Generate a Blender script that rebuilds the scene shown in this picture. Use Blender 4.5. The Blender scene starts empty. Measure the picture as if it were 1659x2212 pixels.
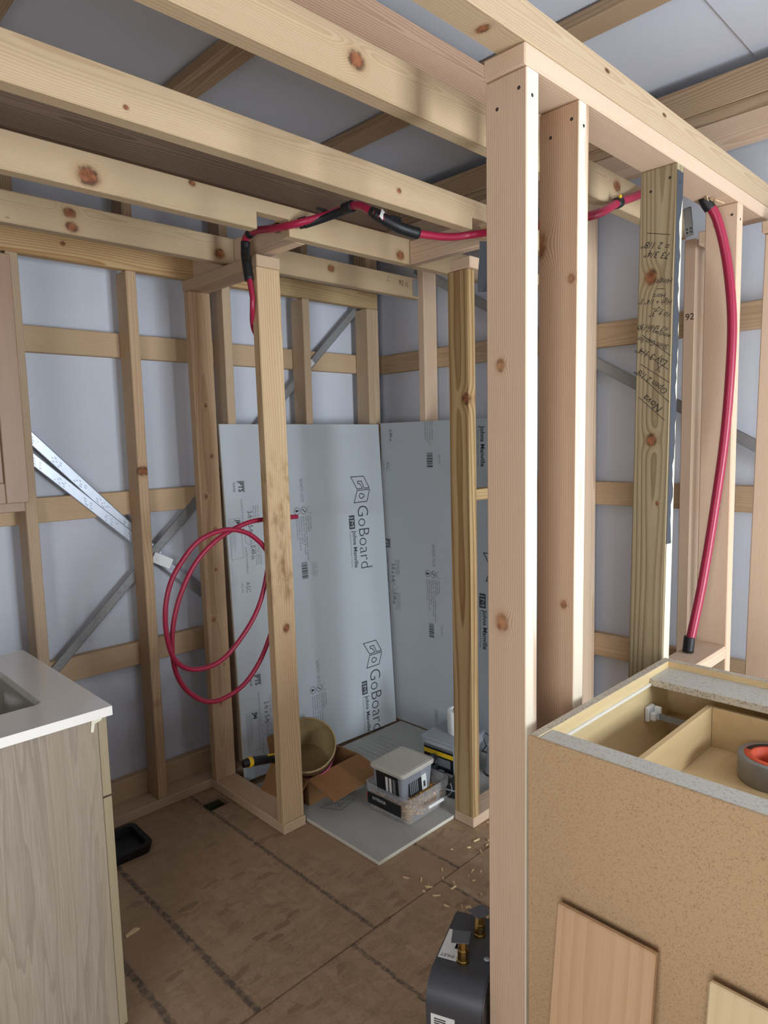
import bpy, bmesh, math, random
from mathutils import Vector, Matrix
random.seed(7)
sc = bpy.context.scene
COL = sc.collection

# ------------------------------------------------------------------ camera
W, H, FPX = 1659, 2212, 1467.6
yaw, pitch, roll = [math.radians(a) for a in (45.62, 6.11, 1.42)]
fwd = Vector((math.cos(yaw)*math.cos(pitch), math.sin(yaw)*math.cos(pitch), -math.sin(pitch)))
rgt = Vector((math.sin(yaw), -math.cos(yaw), 0))
dwn = fwd.cross(rgt)
r2 = rgt*math.cos(roll) + dwn*math.sin(roll)
d2 = -rgt*math.sin(roll) + dwn*math.cos(roll)
cd = bpy.data.cameras.new('camera'); cam = bpy.data.objects.new('camera', cd); COL.objects.link(cam)
m = Matrix((r2, -d2, -fwd)).transposed().to_4x4(); m.translation = (0, 0, 1.42)
cam.matrix_world = m
cd.sensor_fit = 'VERTICAL'; cd.sensor_height = 24; cd.lens = FPX/H*24; cd.clip_start = .02
sc.camera = cam

# ------------------------------------------------------------------ world, light, exposure
w = bpy.data.worlds.new('world'); sc.world = w; w.use_nodes = True
bg = w.node_tree.nodes['Background']; bg.inputs[0].default_value = (.80, .88, 1, 1); bg.inputs[1].default_value = 0.6

def area(name, loc, look, sx, sy, power, color):
    l = bpy.data.lights.new(name, 'AREA'); l.shape = 'RECTANGLE'; l.size = sx; l.size_y = sy
    l.energy = power; l.color = color
    o = bpy.data.objects.new(name, l); COL.objects.link(o); o.location = loc
    o.rotation_euler = (Vector(look)-Vector(loc)).to_track_quat('-Z', 'Z').to_euler()
    return o
area('door_daylight', (1.50, -2.12, .95), (1.50, 2, .95), .85, 1.7, 136, (.82, .92, 1))
area('side_fill_light', (-1.02, -.20, 1.08), (2, -.20, 1.08), 1.0, 1.9, 63, (.98, .99, 1))  # added fill in an unseen side opening, placed to brighten the wide stud faces

vs = sc.view_settings
vs.view_transform = 'Standard'; vs.look = 'None'; vs.exposure = -0.1; vs.gamma = 1.0; vs.use_curve_mapping = False

cy_ = sc.cycles
cy_.max_bounces = 6; cy_.diffuse_bounces = 3; cy_.glossy_bounces = 3; cy_.transmission_bounces = 2; cy_.transparent_max_bounces = 8
cy_.use_adaptive_sampling = True; cy_.adaptive_threshold = .06; cy_.adaptive_min_samples = 16; cy_.use_denoising = True

# ------------------------------------------------------------------ node helpers
def srgb(r, g, b):
    f = lambda c: (c/255/12.92) if c/255 <= .04045 else ((c/255+.055)/1.055)**2.4
    return (f(r), f(g), f(b), 1)

class NT:
    def __init__(s, name):
        s.m = bpy.data.materials.new(name); s.m.use_nodes = True
        s.t = s.m.node_tree; s.n = s.t.nodes; s.b = s.n['Principled BSDF']
    def put(s, sock, v):
        if isinstance(v, bpy.types.NodeSocket): s.t.links.new(v, sock)
        elif v is not None: sock.default_value = v
    def math(s, op, a, b=None, c=None, clamp=False):
        n = s.n.new('ShaderNodeMath'); n.operation = op; n.use_clamp = clamp
        s.put(n.inputs[0], a); s.put(n.inputs[1], b); s.put(n.inputs[2], c); return n.outputs[0]
    def vec(s, op, a, b=None):
        n = s.n.new('ShaderNodeVectorMath'); n.operation = op
        s.put(n.inputs[0], a); s.put(n.inputs[1], b)
        return n.outputs['Value'] if op in ('LENGTH', 'DISTANCE', 'DOT_PRODUCT') else n.outputs[0]
    def obj(s): return s.n.new('ShaderNodeTexCoord').outputs['Object']
    def sep(s, v): n = s.n.new('ShaderNodeSeparateXYZ'); s.put(n.inputs[0], v); return n.outputs
    def comb(s, x, y, z):
        n = s.n.new('ShaderNodeCombineXYZ')
        for i, v in enumerate((x, y, z)): s.put(n.inputs[i], v)
        return n.outputs[0]
    def rnd(s): return s.n.new('ShaderNodeObjectInfo').outputs['Random']
    def noise(s, v, scale=1., detail=2., rough=.5, dist=0.):
        n = s.n.new('ShaderNodeTexNoise'); s.put(n.inputs['Vector'], v); s.put(n.inputs['Scale'], scale)
        n.inputs['Detail'].default_value = detail; n.inputs['Roughness'].default_value = rough
        n.inputs['Distortion'].default_value = dist; return n.outputs[0]
    def vor(s, v, scale=1., rand=1.):
        n = s.n.new('ShaderNodeTexVoronoi'); s.put(n.inputs['Vector'], v); n.inputs['Scale'].default_value = scale
        n.inputs['Randomness'].default_value = rand; return n
    def ramp(s, f, stops, interp='LINEAR'):
        n = s.n.new('ShaderNodeValToRGB'); s.put(n.inputs[0], f); e = n.color_ramp.elements
        n.color_ramp.interpolation = interp
        while len(e) < len(stops): e.new(.5)
        for q, (p, c) in zip(e, stops): q.position = p; q.color = c if len(c) == 4 else (*c, 1)
        return n.outputs[0]
    def mix(s, f, a, b, mode='MIX'):
        n = s.n.new('ShaderNodeMix'); n.data_type = 'RGBA'; n.blend_type = mode
        s.put(n.inputs[0], f); s.put(n.inputs[6], a); s.put(n.inputs[7], b); return n.outputs[2]
    def sstep(s, v, a, b):
        n = s.n.new('ShaderNodeMapRange'); n.interpolation_type = 'SMOOTHSTEP'
        s.put(n.inputs[0], v); s.put(n.inputs[1], a); s.put(n.inputs[2], b); return n.outputs[0]
    def bump(s, h, strength=.3, dist=.002):
        n = s.n.new('ShaderNodeBump'); s.put(n.inputs['Height'], h); n.inputs['Strength'].default_value = strength
        n.inputs['Distance'].default_value = dist; s.t.links.new(n.outputs[0], s.b.inputs['Normal'])
    def out(s, col, rough=.6, metal=0., spec=.5):
        s.put(s.b.inputs['Base Color'], col); s.put(s.b.inputs['Roughness'], rough)
        s.put(s.b.inputs['Metallic'], metal); s.b.inputs['Specular IOR Level'].default_value = spec
        return s.m

def g4(v): return (v, v, v, 1)

def wood(name, light, dark, ring=.0042, amount=.42, pith=None, knots=(), rough=.72, tone=.08, grey=None, pin=.955, wob=.034, lit_sap=None, kcol=None, stain=None):
    """solid pine: growth rings around a pith line that runs along local X, fibres, knots"""
    t = NT(name); P = t.obj(); R = t.rnd()
    x, y, z = t.sep(P)
    wn = t.n.new('ShaderNodeTexWhiteNoise'); wn.noise_dimensions = '1D'; t.put(wn.inputs['W'], R)
    rc = t.sep(wn.outputs['Color'])
    xo = t.math('ADD', x, t.math('MULTIPLY', R, 53.))
    Q = t.comb(xo, y, z)
    n1 = t.math('SUBTRACT', t.noise(t.vec('MULTIPLY', Q, (1.4, 7., 7.)), 1., 1.), .5)
    if pith is None:
        y0 = t.math('MULTIPLY', t.math('SUBTRACT', rc[0], .5), .16)
        z0 = t.math('ADD', t.math('MULTIPLY', rc[1], .05), .016)
    else: y0, z0 = pith
    dy = t.math('SUBTRACT', y, y0); dz = t.math('SUBTRACT', z, z0)
    r = t.math('SQRT', t.math('ADD', t.math('MULTIPLY', dy, dy), t.math('MULTIPLY', dz, dz)))
    r = t.math('ADD', r, t.math('MULTIPLY', n1, wob))
    kmask = None
    for kx, ky, kz, kr in knots:
        d = t.vec('LENGTH', t.vec('MULTIPLY', t.vec('SUBTRACT', P, (kx, ky, kz)), (.8/kr, 1/kr, .55/kr)))
        e = t.math('EXPONENT', t.math('MULTIPLY', t.math('MULTIPLY', d, d), -.28))
        r = t.math('ADD', r, t.math('MULTIPLY', e, kr*1.3))
        k = t.math('SUBTRACT', 1., t.sstep(d, .75, 1.15))
        kmask = k if kmask is None else t.math('MAXIMUM', kmask, k)
        rim = t.math('MULTIPLY', t.sstep(d, .6, 1.), t.math('SUBTRACT', 1., t.sstep(d, 1., 1.5)))
        halo = t.math('MULTIPLY', t.math('SUBTRACT', 1., t.sstep(d, 1., 2.4)), .35)
        try: rimm = t.math('MAXIMUM', rimm, rim); hal = t.math('MAXIMUM', hal, halo)
        except NameError: rimm, hal = rim, halo
    f = t.math('FRACT', t.math('DIVIDE', r, ring))
    g = t.ramp(f, [(0, g4(.05)), (.45, g4(.2)), (.86, g4(1)), (.95, g4(.85)), (1, g4(.05))])
    fib = t.noise(t.vec('MULTIPLY', Q, (14, 520, 520)), 1., 1.)
    low = t.noise(t.vec('MULTIPLY', Q, (1.1, 16, 16)), 1., 2.)
    a = t.math('MULTIPLY', g, t.math('MULTIPLY', t.math('ADD', low, .15), amount*1.35))
    c = t.mix(a, light, dark)
    c = t.mix(t.math('MULTIPLY', t.math('SUBTRACT', low, .35), tone*3, clamp=True), c, dark)
    c = t.mix(t.math('MULTIPLY', t.math('SUBTRACT', fib, .45), .5, clamp=True), c, dark)
    v = t.math('ADD', t.math('MULTIPLY', rc[2], .22), .86)
    c = t.mix(1., c, t.comb(v, v, v), 'MULTIPLY')
    if grey: c = t.mix(t.sstep(low, .42, .72), c, grey)
    if lit_sap: c = t.mix(t.math('MULTIPLY', t.math('LESS_THAN', y, -.0425), t.sstep(t.noise(t.vec('MULTIPLY', Q, (2.2, 30, 30)), 1., 2.), .75, .6)), c, lit_sap)  # pale sapwood plus painted door light, on the one narrow face only
    if stain: c = t.mix(t.math('MULTIPLY', t.sstep(t.noise(t.vec('MULTIPLY', P, (9., 22., 22.)), 1., 4., .65), .42, .78), t.math('MULTIPLY', t.sstep(x, stain[0], stain[0]+.15), t.sstep(x, stain[1], stain[1]-.15))), c, srgb(140, 104, 62))
    # pin knots
    vo = t.vor(t.vec('MULTIPLY', Q, (7.5, 19, 19)))
    pm = t.math('MULTIPLY', t.math('SUBTRACT', 1., t.sstep(vo.outputs['Distance'], .05, .11)),
                t.math('GREATER_THAN', t.sep(vo.outputs['Color'])[0], pin))
    c = t.mix(pm, c, srgb(96, 58, 34))
    if kmask is not None:
        k1, k2, k3 = kcol or (srgb(152, 96, 62), srgb(112, 66, 42), srgb(66, 42, 28))
        kn_ = t.noise(P, 70., 2., .5)
        c = t.mix(hal, c, srgb(166, 124, 78))
        c = t.mix(kmask, c, t.mix(t.sstep(kn_, .3, .7), k1, k2))
        c = t.mix(t.math('MULTIPLY', rimm, t.math('ADD', t.math('MULTIPLY', t.sstep(kn_, .35, .65), .55), .25)), c, k3)
    return t.out(c, rough, 0, .3)

def plain(name, col, rough=.5, metal=0., spec=.5, var=.0, scale=40., bump=0.):
    t = NT(name)
    if var:
        n = t.noise(t.obj(), scale, 4.)
        c = t.mix(n, tuple(x*(1-var) for x in col[:3])+(1,), tuple(min(1, x*(1+var)) for x in col[:3])+(1,))
        if bump: t.bump(n, bump, .001)
    else: c = col
    return t.out(c, rough, metal, spec)

# ------------------------------------------------------------------ materials
PINE_L, PINE_D = srgb(190, 167, 135), srgb(158, 124, 86)
FIR_L, FIR_D = srgb(224, 197, 170), srgb(186, 145, 116)
M = {}
M['pine'] = wood('pine', PINE_L, PINE_D)
M['fir'] = wood('fir', FIR_L, FIR_D, ring=.0036, amount=.6, wob=.012)
M['stud'] = wood('stud_pine', srgb(204, 178, 148), srgb(164, 130, 100), ring=.005)
M['plate'] = wood('plate_pine', srgb(208, 180, 150), srgb(168, 132, 102))
M['yellow'] = wood('yellow_pine', srgb(196, 168, 124), srgb(148, 108, 64), ring=.009, amount=.6, tone=.2)
M['girt'] = wood('girt_pine', srgb(204, 176, 142), srgb(164, 126, 90), ring=.006)
M['rafter'] = wood('rafter_brown', srgb(168, 140, 118), srgb(122, 96, 76), ring=.006, amount=.9, tone=.2)
M['purlin'] = wood('purlin_brown', srgb(186, 158, 128), srgb(142, 112, 84), ring=.006, amount=.7)
M['treated'] = wood('treated_pine', srgb(172, 156, 124), srgb(118, 98, 70), ring=.011, amount=.9, tone=.2,
                    knots=[(1.797-1.045, .012, .019, .013), (1.401-1.045, 0., .019, .011), (1.245-1.045, -.02, .019, .004)], pin=.97)
M['board'] = wood('leaning_maple', srgb(206, 170, 134), srgb(176, 134, 98), ring=.02, amount=.35, pin=.98)

def film():
    t = NT('insulation_film'); P = t.obj()
    st = t.noise(t.vec('MULTIPLY', P, (160, 160, 2.)), 1., 1.)
    st2 = t.noise(t.vec('MULTIPLY', P, (2., 2., 170)), 1., 1.)
    lo = t.noise(P, 1.6, 3.)
    c = t.mix(lo, srgb(196, 200, 212), srgb(216, 219, 228))
    c = t.mix(t.math('MULTIPLY', st, .16), c, srgb(235, 236, 240))
    c = t.mix(t.math('MULTIPLY', st2, .16), c, srgb(165, 170, 182))
    return t.out(c, .5, 0, .35)
M['film'] = film()

def osb():
    t = NT('osb_floor'); P = t.obj(); x, y, z = t.sep(P)
    wq = t.vec('ADD', P, t.vec('MULTIPLY', t.comb(t.noise(P, 9.), t.noise(t.vec('ADD', P, (5, 5, 5)), 9.), 0.), (.035, .035, 0)))
    v1 = t.vor(t.vec('MULTIPLY', wq, (24, 60, 1))); v2 = t.vor(t.vec('MULTIPLY', t.vec('ADD', wq, (3.3, 1.7, 0)), (44, 15, 1)))
    c1 = t.sep(v1.outputs['Color'])[0]; c2 = t.sep(v2.outputs['Color'])[1]
    f = t.math('ADD', t.math('MULTIPLY', c1, .16), t.math('MULTIPLY', c2, .14))
    f = t.math('ADD', f, t.math('MULTIPLY', t.noise(wq, 130., 5., .8), .74))
    c = t.ramp(f, [(.25, srgb(134, 108, 84)), (.5, srgb(160, 132, 104)), (.75, srgb(178, 150, 122)), (1, srgb(192, 166, 138))])
    big = t.noise(P, 2.3, 3.)
    c = t.mix(t.sstep(big, .45, .75), c, srgb(160, 130, 102))
    dk = t.math('GREATER_THAN', t.sep(v1.outputs['Color'])[2], .975)
    c = t.mix(t.math('MULTIPLY', dk, .35), c, srgb(98, 72, 56))
    dust = t.sstep(t.noise(P, 260., 3., .85), .56, .72)
    c = t.mix(t.math('MULTIPLY', dust, t.math('MULTIPLY', big, .7)), c, srgb(205, 180, 148))
    # printed nailing lines and the joint between the two sheets
    nz = t.math('MULTIPLY', t.math('SUBTRACT', t.noise(P, 55., 4., .7), .5), .022)
    wear = t.sstep(t.noise(P, 40., 4., .7), .25, .62)
    J = 1.358
    up = t.math('GREATER_THAN', y, J); lo = t.math('SUBTRACT', 1., up)
    mask = None
    for xs, side, hw in ((.675, up, .011), (.846, up, .010), (1.25, up, .0075), (1.636, up, .007), (1.162, lo, .007), (1.549, lo, .0065), (.76, lo, .01)):
        d = t.math('ADD', t.math('ABSOLUTE', t.math('SUBTRACT', x, xs)), nz)
        k = t.math('MULTIPLY', t.math('SUBTRACT', 1., t.sstep(d, hw*.6, hw*1.25)), side)
        mask = k if mask is None else t.math('MAXIMUM', mask, k)
    c = t.mix(t.math('MULTIPLY', t.math('MULTIPLY', mask, wear), .82), c, srgb(76, 72, 66))
    dj = t.math('ADD', t.math('ABSOLUTE', t.math('SUBTRACT', y, J)), t.math('MULTIPLY', nz, .4))
    c = t.mix(t.math('MULTIPLY', t.math('SUBTRACT', 1., t.sstep(dj, .001, .005)), .45), c, srgb(78, 60, 46))
    t.bump(t.math('ADD', f, t.math('MULTIPLY', dust, .5)), .5, .002)
    return t.out(c, .72, 0, .25)
M['osb'] = osb()
M['osb_wall'] = plain('grey_wall_panel', srgb(112, 106, 100), .8, 0, .2, .08, 30.)

def particle(name, base, dark, light, scale=420.):
    t = NT(name); P = t.obj()
    n = t.noise(P, scale, 4., .75); v = t.vor(P, scale*.55)
    q = t.sep(v.outputs['Color'])[0]
    c = t.mix(t.sstep(n, .42, .7), base, light)
    c = t.mix(t.math('MULTIPLY', t.sstep(q, .72, .95), .75), c, dark)
    c = t.mix(t.math('MULTIPLY', t.noise(P, 5., 3.), .25), c, dark)
    t.bump(n, .25, .0008)
    return t.out(c, .8, 0, .2)
M['mdf'] = particle('brown_hardboard', srgb(186, 156, 120), srgb(158, 124, 90), srgb(196, 166, 130), 900.)
M['chipedge'] = particle('particleboard_edge', srgb(204, 194, 176), srgb(140, 124, 102), srgb(214, 202, 182), 700.)
M['chiptop'] = particle('particleboard_grey', srgb(200, 196, 186), srgb(174, 168, 156), srgb(212, 208, 199), 600.)
def veneer(name, a, b, sx=3., sy=60.):
    t = NT(name); P = t.obj()
    n = t.noise(t.vec('MULTIPLY', P, (sx, sy, sy)), 1., 4., .6, 1.2)
    n2 = t.noise(t.vec('MULTIPLY', P, (sx*.5, sy*.2, sy*.2)), 1., 3., .6, 2.)
    c = t.mix(t.math('MULTIPLY', t.math('ADD', n, n2), .5), a, b)
    return t.out(c, .45, 0, .4)
M['veneer'] = veneer('maple_veneer', srgb(236, 214, 168), srgb(208, 178, 124))
M['drawer'] = veneer('drawer_maple', srgb(226, 200, 156), srgb(196, 162, 112))
def oak():
    t = NT('vanity_oak_print'); P = t.obj(); x, y, z = t.sep(P)
    n = t.noise(t.vec('MULTIPLY', P, (11., 11., .9)), 1., 3., .5, .6)
    q = t.math('FRACT', t.math('MULTIPLY', n, 9.))
    rr = t.ramp(q, [(0, g4(0)), (.6, g4(.35)), (.9, g4(1)), (1, g4(0))])
    fib = t.noise(t.vec('MULTIPLY', P, (330, 330, 9)), 1., 3., .6)
    pl = t.noise(t.vec('MULTIPLY', P, (6., 6., .6)), 1., 2.)
    c = t.mix(t.math('MULTIPLY', rr, .5), srgb(146, 134, 118), srgb(98, 85, 72))
    c = t.mix(t.math('MULTIPLY', t.sstep(fib, .35, .7), .6), c, srgb(118, 106, 90))
    c = t.mix(t.math('MULTIPLY', t.sstep(pl, .45, .7), .6), c, srgb(142, 126, 106))
    return t.out(c, .55, 0, .35)
M['oak'] = oak()
M['quartz'] = plain('white_quartz', srgb(222, 218, 212), .12, 0, .5, .02, 300.)
M['porcelain'] = plain('grey_porcelain', srgb(176, 170, 160), .12)
M['goboard'] = plain('backer_board_grey', srgb(178, 183, 187), .42, 0, .45, .03, 8.)
M['gofoam'] = plain('board_foam_edge', srgb(214, 210, 196), .8, 0, .2, .06, 200.)
M['dustboard'] = plain('dusty_backer_board', srgb(172, 170, 164), .7, 0, .3, .10, 14.)
M['ink'] = plain('printed_ink', srgb(62, 64, 70), .7)
M['ink2'] = plain('faint_printed_ink', srgb(112, 115, 120), .7)
M['pencil'] = plain('black_marker', srgb(48, 42, 36), .8)
M['hose'] = plain('red_pex', srgb(160, 32, 64), .36, 0, .5, .05, 30.)
M['black'] = plain('black_rubber', srgb(22, 22, 24), .5)
M['blacktray'] = plain('black_plastic', srgb(20, 21, 24), .42)
M['galv'] = plain('galvanised_steel', srgb(196, 202, 212), .38, .7, .5, .12, 25.)
M['galvdark'] = plain('dull_galvanised_steel', srgb(150, 150, 150), .5, .35, .5, .1, 60.)
M['white'] = plain('white_plastic', srgb(238, 238, 236), .4)
M['label'] = plain('white_label', srgb(226, 226, 224), .6)
M['labelblack'] = plain('black_label', srgb(24, 24, 27), .5)
M['labelblue'] = plain('blue_ink', srgb(92, 112, 168), .6)
M['card'] = plain('cardboard', srgb(150, 110, 74), .85, 0, .15, .08, 60.)
M['tan'] = plain('tan_bucket', srgb(170, 148, 108), .5, 0, .4, .12, 20.)
M['pink'] = plain('pink_label', srgb(206, 96, 140), .6)
M['yellowp'] = plain('yellow_plastic', srgb(228, 186, 36), .5)
M['brass'] = plain('brass', srgb(196, 158, 92), .25, 1.)
M['charcoal'] = plain('charcoal_enamel', srgb(66, 67, 72), .45, 0, .5, .04, 300.)
M['tapegrey'] = plain('grey_tape', srgb(96, 98, 102), .5)
M['ducttape'] = plain('silver_duct_tape', srgb(142, 140, 136), .45, 0, .5, .05, 60.)
M['orange'] = plain('orange_card_core', srgb(232, 96, 62), .6)
M['redbox'] = plain('red_label_print', srgb(190, 40, 40), .6)
M['screw'] = plain('gold_screw_zinc', srgb(222, 170, 78), .4, .1)
M['dark'] = plain('dark_cavity', srgb(28, 24, 20), .9)
M['doorwood'] = veneer('cabinet_door_wood', srgb(160, 128, 102), srgb(134, 104, 82), 40., 3.)
M['paintblue'] = plain('slate_blue_paint', srgb(58, 62, 70), .5, 0, .4, .12, 60.)
M['cream'] = plain('cream_paint', srgb(232, 222, 188), .6)
M['chips'] = plain('wood_chips', srgb(222, 192, 150), .8, 0, .2, .15, 90.)
M['stone'] = plain('grey_roll', srgb(160, 164, 170), .6)
def clear(name, col, a):
    t = NT(name); t.b.inputs['Alpha'].default_value = a
    t.b.inputs['Roughness'].default_value = .25; t.b.inputs['Base Color'].default_value = col; return t.m
M['clear'] = clear('clear_plastic', srgb(214, 216, 220), .22)
M['cleardense'] = clear('cloudy_plastic', srgb(160, 164, 172), .72)

# ------------------------------------------------------------------ mesh helpers
def mesh(name, bm, mat, parent=None, smooth=False):
    me = bpy.data.meshes.new(name); bm.normal_update(); bm.to_mesh(me); bm.free()
    o = bpy.data.objects.new(name, me); COL.objects.link(o)
    for mm in (mat if isinstance(mat, (list, tuple)) else [mat]): me.materials.append(mm)
    if parent: o.parent = parent
    if smooth:
        for p in me.polygons: p.use_smooth = True
    return o
def tag(o, label=None, cat=None, group=None, kind=None):
    if label: o['label'] = label
    if cat: o['category'] = cat
    if group: o['group'] = group
    if kind: o['kind'] = kind
    return o
def empty(name, loc=(0, 0, 0), rz=0.):
    o = bpy.data.objects.new(name, None); COL.objects.link(o); o.location = loc; o.rotation_euler = (0, 0, rz)
    o.empty_display_size = .05; return o
def bm_box(bm, x0, x1, y0, y1, z0, z1, bev=0., mi=0):
    vs = [bm.verts.new((x, y, z)) for x in (x0, x1) for y in (y0, y1) for z in (z0, z1)]
    fs = [bm.faces.new([vs[i] for i in q]) for q in ((0, 1, 3, 2), (4, 6, 7, 5), (0, 4, 5, 1), (2, 3, 7, 6), (0, 2, 6, 4), (1, 5, 7, 3))]
    for f in fs: f.material_index = mi
    if bev:
        es = {e for f in fs for e in f.edges}
        bmesh.ops.bevel(bm, geom=list(es), offset=bev, segments=1, affect='EDGES')
    return bm
def box(name, x0, x1, y0, y1, z0, z1, mat, parent=None, bev=0.):
    cx, cy, cz = (x0+x1)/2, (y0+y1)/2, (z0+z1)/2
    bm = bmesh.new(); bm_box(bm, x0-cx, x1-cx, y0-cy, y1-cy, z0-cz, z1-cz, bev)
    o = mesh(name, bm, mat, parent); o.location = (cx, cy, cz); return o
def lum(name, label, p0, p1, w, t, wdir, mat, cat, group=None, parent=None, bev=.0028, prof=None, kind=None):
    """a board from p0 to p1 (centre line): local X runs along it, local Y along wdir (width w), local Z thickness t.
    prof: optional outline [(x,y)...] in the X-Y plane, for notched boards"""
    p0, p1 = Vector(p0), Vector(p1); L = (p1-p0).length; X = (p1-p0)/L
    Y = Vector(wdir); Y = (Y - X*Y.dot(X)).normalized(); Z = X.cross(Y)
    bm = bmesh.new()
    if prof is None: bm_box(bm, -L/2, L/2, -w/2, w/2, -t/2, t/2, bev)
    else:
        lo = [bm.verts.new((a, b, -t/2)) for a, b in prof]; hi = [bm.verts.new((a, b, t/2)) for a, b in prof]
        bm.faces.new(lo[::-1]); bm.faces.new(hi); n = len(prof)
        for i in range(n): bm.faces.new((lo[i], lo[(i+1) % n], hi[(i+1) % n], hi[i]))
        bmesh.ops.recalc_face_normals(bm, faces=bm.faces[:])
        bmesh.ops.bevel(bm, geom=bm.edges[:], offset=bev*.7, segments=1, affect='EDGES')
    o = mesh(name, bm, mat, parent)
    mm = Matrix((X, Y, Z)).transposed().to_4x4(); mm.translation = (p0+p1)/2; o.matrix_world = mm
    if parent is None: tag(o, label, cat, group, kind)
    return o
def lx(name, label, x0, x1, y0, y1, z0, z1, mat, cat, axis, group=None, parent=None, prof=None, kind=None):
    """axis aligned lumber"""
    c = [(x0+x1)/2, (y0+y1)/2, (z0+z1)/2]; d = [x1-x0, y1-y0, z1-z0]; i = 'XYZ'.index(axis)
    a, b = c[:], c[:]; a[i] -= d[i]/2; b[i] += d[i]/2
    oth = [k for k in range(3) if k != i]; kw = max(oth, key=lambda k: d[k]); kt = [k for k in oth if k != kw][0]
    wd = [0, 0, 0]; wd[kw] = 1
    return lum(name, label, a, b, d[kw], d[kt], wd, mat, cat, group, parent, prof=prof, kind=kind)
def tube(name, pts, r, mat, parent=None, n=12, sub=6, cap=True, radii=None):
    P = [Vector(p) for p in pts]
    Q = []; RR = []
    for i in range(len(P)-1):
        a, b, c, d = P[max(i-1, 0)], P[i], P[i+1], P[min(i+2, len(P)-1)]
        for k in range(sub):
            s = k/sub
            Q.append(.5*((2*b)+(c-a)*s+(2*a-5*b+4*c-d)*s*s+(3*b-a-3*c+d)*s**3))
            if radii: RR.append(radii[i]+(radii[i+1]-radii[i])*s)
    Q.append(P[-1])
    if radii: RR.append(radii[-1])
    bm = bmesh.new(); rings = []; up = Vector((.3, .2, 1)).normalized()
    for i, q in enumerate(Q):
        tg = (Q[min(i+1, len(Q)-1)]-Q[max(i-1, 0)]).normalized()
        u = (up - tg*up.dot(tg))
        if u.length < 1e-3: u = tg.orthogonal()
        u.normalize(); v = tg.cross(u); up = u; rad = RR[i] if radii else r
        rings.append([bm.verts.new(q+(u*math.cos(2*math.pi*k/n)+v*math.sin(2*math.pi*k/n))*rad) for k in range(n)])
    for a, b in zip(rings, rings[1:]):
        for k in range(n): bm.faces.new((a[k], a[(k+1) % n], b[(k+1) % n], b[k]))
    if cap: bm.faces.new(rings[0][::-1]); bm.faces.new(rings[-1])
    return mesh(name, bm, mat, parent, True)
def lathe(name, prof, mat, parent=None, n=32, loc=(0, 0, 0), smooth=True):
    bm = bmesh.new(); rings = []
    for r, z in prof: rings.append([bm.verts.new((r*math.cos(2*math.pi*k/n), r*math.sin(2*math.pi*k/n), z)) for k in range(n)])
    for a, b in zip(rings, rings[1:]):
        for k in range(n): bm.faces.new((a[k], a[(k+1) % n], b[(k+1) % n], b[k]))
    if prof[0][0] < .0015: bmesh.ops.remove_doubles(bm, verts=rings[0], dist=.004)
    if prof[-1][0] < .0015: bmesh.ops.remove_doubles(bm, verts=rings[-1], dist=.004)
    bmesh.ops.recalc_face_normals(bm, faces=bm.faces[:])
    o = mesh(name, bm, mat, parent, smooth); o.location = loc; return o
def prism(name, pts, z0, z1, mat, parent=None, bev=0.):
    bm = bmesh.new(); lo = [bm.verts.new((x, y, z0)) for x, y in pts]; hi = [bm.verts.new((x, y, z1)) for x, y in pts]
    bm.faces.new(lo[::-1]); bm.faces.new(hi); n = len(pts)
    for i in range(n): bm.faces.new((lo[i], lo[(i+1) % n], hi[(i+1) % n], hi[i]))
    bmesh.ops.recalc_face_normals(bm, faces=bm.faces[:])
    if bev: bmesh.ops.bevel(bm, geom=bm.edges[:], offset=bev, segments=1, affect='EDGES')
    return mesh(name, bm, mat, parent)
def rrect(hx, hy, r, n=5):
    out = []
    for cx, cy, a0 in ((hx-r, hy-r, 0), (-hx+r, hy-r, 90), (-hx+r, -hy+r, 180), (hx-r, -hy+r, 270)):
        for k in range(n+1):
            a = math.radians(a0+90*k/n); out.append((cx+r*math.cos(a), cy+r*math.sin(a)))
    return out
def shell(name, secs, mat, parent=None, cap=True, smooth=False):
    """loft of closed outlines [(pts, z)...]"""
    bm = bmesh.new(); rings = [[bm.verts.new((x, y, z)) for x, y in p] for p, z in secs]; n = len(rings[0])
    for a, b in zip(rings, rings[1:]):
        for k in range(n): bm.faces.new((a[k], a[(k+1) % n], b[(k+1) % n], b[k]))
    if cap: bm.faces.new(rings[0][::-1]); bm.faces.new(rings[-1])
    bmesh.ops.recalc_face_normals(bm, faces=bm.faces[:])
    return mesh(name, bm, mat, parent, smooth)

_dg = None
def text_bm(s, size, bold=0., spacing=1., shear=0.):
    c = bpy.data.curves.new('t', 'FONT'); c.body = s; c.size = size; c.offset = bold; c.space_character = spacing; c.shear = shear
    c.resolution_u = 3
    o = bpy.data.objects.new('t', c); COL.objects.link(o)
    bpy.context.view_layer.update()
    me = bpy.data.meshes.new_from_object(o.evaluated_get(bpy.context.evaluated_depsgraph_get()))
    bpy.data.objects.remove(o); bpy.data.curves.remove(c); return me
def write(name, parent, s, u, v, ang, size, mat, z=.0005, bold=0., spacing=1., shear=0., length=None):
    """flat lettering on the local X-Y face of parent"""
    me = text_bm(s, size, bold, spacing, shear); me.name = name
    if length:
        xs = [q.co.x for q in me.vertices]; k = length/max(max(xs)-min(xs), 1e-6)
        for q in me.vertices: q.co.x *= k
    me.materials.append(mat); o = bpy.data.objects.new(name, me); COL.objects.link(o); o.parent = parent
    o.matrix_local = Matrix.Translation((u, v, z)) @ Matrix.Rotation(math.radians(ang), 4, 'Z'); return o
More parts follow.
